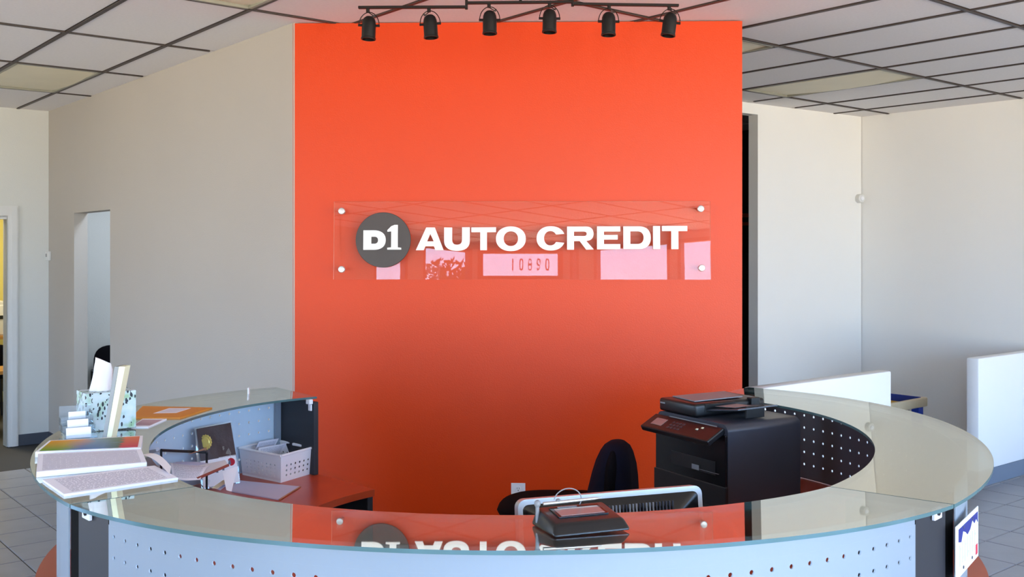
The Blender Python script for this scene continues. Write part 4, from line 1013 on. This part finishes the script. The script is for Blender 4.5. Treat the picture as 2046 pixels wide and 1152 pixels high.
# ---------------------------------------------------------------- dark passage picture
fx = UV(8.80, 6.55)
pic = thing('framed_picture', 'dark framed picture with orange stripes glimpsed in the passage beside the orange wall', 'picture', (fx.x, fx.y, 1.98), ang - R(90))
m = MB(); m.rbox((0, -.012, 0), (.9, .024, .52), .004); m.build('frame', M['black'], pic)
m = MB(); m.box((0, -.025, 0), (.84, .002, .46)); m.build('print', M['blackgloss'], pic)
for z, hh in ((.17, .04), (.08, .035)):
    m = MB(); m.box((0, -.027, z), (.84, .002, hh)); m.build('orange_stripe', M['cherry'], pic)
m = MB(); m.lathe([(.03, 0), (.02, .002)], 20, Matrix.Translation((-.02, -.027, .03)) @ RX @ Matrix.Scale(2.2, 4, (1, 0, 0))); m.build('pale_spot', M['silver'], pic)

# ---------------------------------------------------------------- play table
pt0 = G(1854, 795, .55); 
pt = thing('play_table', 'low beech play table with blue legs and a yellow bed behind the white partition', 'table', (pt0.x, pt0.y, 0), math.atan2(.636, .7716))
LX, LY = 1.1, .75
for nm, c, d in (('rim', (-LX / 2, .02, .52), (LX, .04, .075)), ('rim', (-LX / 2, LY - .02, .52), (LX, .04, .075)), ('rim', (-.02, LY / 2, .52), (.04, LY - .08, .075)), ('rim', (-LX + .02, LY / 2, .52), (.04, LY - .08, .075))):
    m = MB(); m.rbox(c, d, .010, seg=3); m.build(nm, M['beech'], pt, smooth=40)
m = MB(); m.box((-LX / 2, LY / 2, .497), (LX - .08, LY - .08, .012)); m.build('bed', M['yellowpaint'], pt)
m = MB()
for c, d in (((-LX / 2, LY - .045, .525), (LX - .08, .012, .07)), ((-.045, LY / 2, .525), (.012, LY - .08, .07))): m.box(c, d)
m.build('liner', M['blue'], pt)
for x0, y0 in ((-.06, .06), (-LX + .06, .06), (-.06, LY - .06), (-LX + .06, LY - .06)):
    m = MB(); m.rbox((x0, y0, .245), (.07, .07, .49), .006); m.build('leg', M['blue'], pt)

# ---------------------------------------------------------------- chair and added fill light of the small office behind the left doorway
def simple_chair(name, label, loc, rz, top):
    c = thing(name, label, 'chair', loc, rz)
    for k in range(4):
        x0, y0 = (.2 if k % 2 else -.2), (.18 if k > 1 else -.18)
        m = MB(); m.tube([(x0, y0, 0), (x0 * .92, y0 * .92, .44)], .014, 8); m.build('leg', M['black'], c)
    m = MB(); m.rbox((0, 0, .47), (.46, .44, .07), .03, seg=3); m.build('seat', M['blackcloth'], c, smooth=50)
    m = MB(); bm = bmesh.new(); bmesh.ops.create_uvsphere(bm, u_segments=24, v_segments=14, radius=1)
    for v in bm.verts:
        x, y, z = v.co; v.co = Vector((math.copysign(abs(x) ** .6, x) * .22, .21 + y * .04 + .03 * z, .5 + (top - .5) / 2 + math.copysign(abs(z) ** .7, z) * (top - .5) / 2))
    m.addbm(bm); m.build('backrest', M['blackcloth'], c, smooth=60)
    for s in (-1, 1):
        m = MB(); m.tube([(s * .24, .18, .50), (s * .25, .15, .66), (s * .25, -.14, .66), (s * .24, -.16, .48)], .014, 8); m.build('armrest', M['black'], c, smooth=40)
    return c
q = UV(3.22, 9.58); simple_chair('visitor_chair', 'dark chair glimpsed through the doorway in the long greige wall', (q.x, q.y, 0), ang, .88)
def fill_lamp(name, label, u, v, z, sx_, sy_, watts, rgb):  # added glowing panel with an area lamp, brightens a back room
    t = thing(name, label, 'ceiling light', UV(u, v, z), ang)
    m = MB(); m.rbox((0, 0, .012), (sx_ + .04, sy_ + .04, .02), .003); m.build('frame', M['trimwhite'], t)
    m = MB(); m.box((0, 0, -.002), (sx_, sy_, .004)); m.build('diffuser', mat(name + '_glow', rgb, emit=1.5), t)
    l = bpy.data.lights.new(name, 'AREA'); l.shape = 'RECTANGLE'; l.size = sx_; l.size_y = sy_; l.energy = watts; l.color = lin(rgb)[:3]
    lo = bpy.data.objects.new('lamp', l); C.objects.link(lo); lo.parent = t; lo.location = (0, 0, -.012)
fill_lamp('office_fill_light', 'added fill light panel, out of view, in the small office behind the left doorway', 3.4, 8.2, CEIL - .05, .5, 1.1, 38, (214, 232, 255))  # added lamp, brightens what shows through the left doorway
fill_lamp('yellow_room_fill_light', 'added fill light panel, out of view, in the yellow room behind the cased doorway', 1.9, 11.4, CEIL - .05, .6, 1.2, 62, (255, 244, 214))  # added lamp, brightens the yellow walls

# yellow room things: table, small printer, chair
q = UV(2.45, 12.45)
tbq = thing('side_table', 'wooden table with dark legs in the yellow room', 'table', (q.x, q.y, 0), ang)
m = MB(); m.rbox((0, 0, .82), (1.6, .6, .04), .005); m.build('table_top', M['oak'], tbq)
for x0, y0 in ((-.74, -.25), (.74, -.25), (-.74, .25), (.74, .25)):
    m = MB(); m.rbox((x0, y0, .40), (.06, .06, .80), .004); m.build('leg', M['black'], tbq)
m = MB(); m.rbox((0, -.05, .45), (1.42, .04, .5), .004); m.build('modesty_panel', M['black'], tbq)
q = UV(2.62, 12.42)
wp = thing('desktop_printer', 'cream desktop printer on the table in the yellow room', 'printer', (q.x, q.y, .84), ang)
m = MB(); m.rbox((0, 0, .17), (.48, .42, .34), .02, seg=3); m.build('body', M['trimwhite'], wp, smooth=40)
m = MB(); m.rbox((0, -.20, .20), (.32, .04, .04), .004); m.build('paper_slot', M['black'], wp)
m = MB(); m.rbox((0, 0, .355), (.44, .38, .03), .006); m.build('lid', M['trimwhite'], wp)
q = UV(2.5, 11.75); simple_chair('desk_chair', 'dark chair before the table in the yellow room', (q.x, q.y, 0), ang + R(180), .80)
q = UV(2.35, 10.85)
lt = thing('low_table', 'low wooden table just inside the yellow room doorway', 'table', (q.x, q.y, 0), ang)
m = MB(); m.rbox((0, 0, .60), (.9, .5, .035), .004); m.build('table_top', M['oak'], lt)
for x0 in (-.4, .4):
    m = MB(); m.rbox((x0, 0, .29), (.04, .44, .58), .004); m.build('leg', M['black'], lt)

# ---------------------------------------------------------------- tree in the car park, mirrored in the sign
tr = thing('tree', 'small leafy tree outside the entrance, mirrored in the acrylic sign', 'tree', (-2.15, -10.2, 0))
m = MB(); m.tube([(0, 0, 0), (.05, 0, .9), (0, .05, 1.8)], [.09, .07, .04], 8); m.tube([(0, .05, 1.6), (.4, 0, 2.3)], [.04, .02], 6); m.tube([(0, .05, 1.6), (-.4, 0, 2.3)], [.04, .02], 6); m.build('trunk', M['bark'], tr)
m = MB()
for k in range(1500):
    while True:
        p = Vector((random.uniform(-1, 1), random.uniform(-1, 1), random.uniform(-1, 1)))
        if p.length < 1: break
    p = Vector((p.x * .85, p.y * .7, p.z * .75 + 2.55)); a = Vector((random.gauss(0, 1), random.gauss(0, 1), random.gauss(0, 1))).normalized(); b_ = a.orthogonal().normalized(); s_ = random.uniform(.05, .1)
    m.add([p - a * s_, p + b_ * s_ * .45, p + a * s_, p - b_ * s_ * .45], [(0, 1, 2, 3)])
m.build('foliage', M['leaf'], tr, kind='stuff')
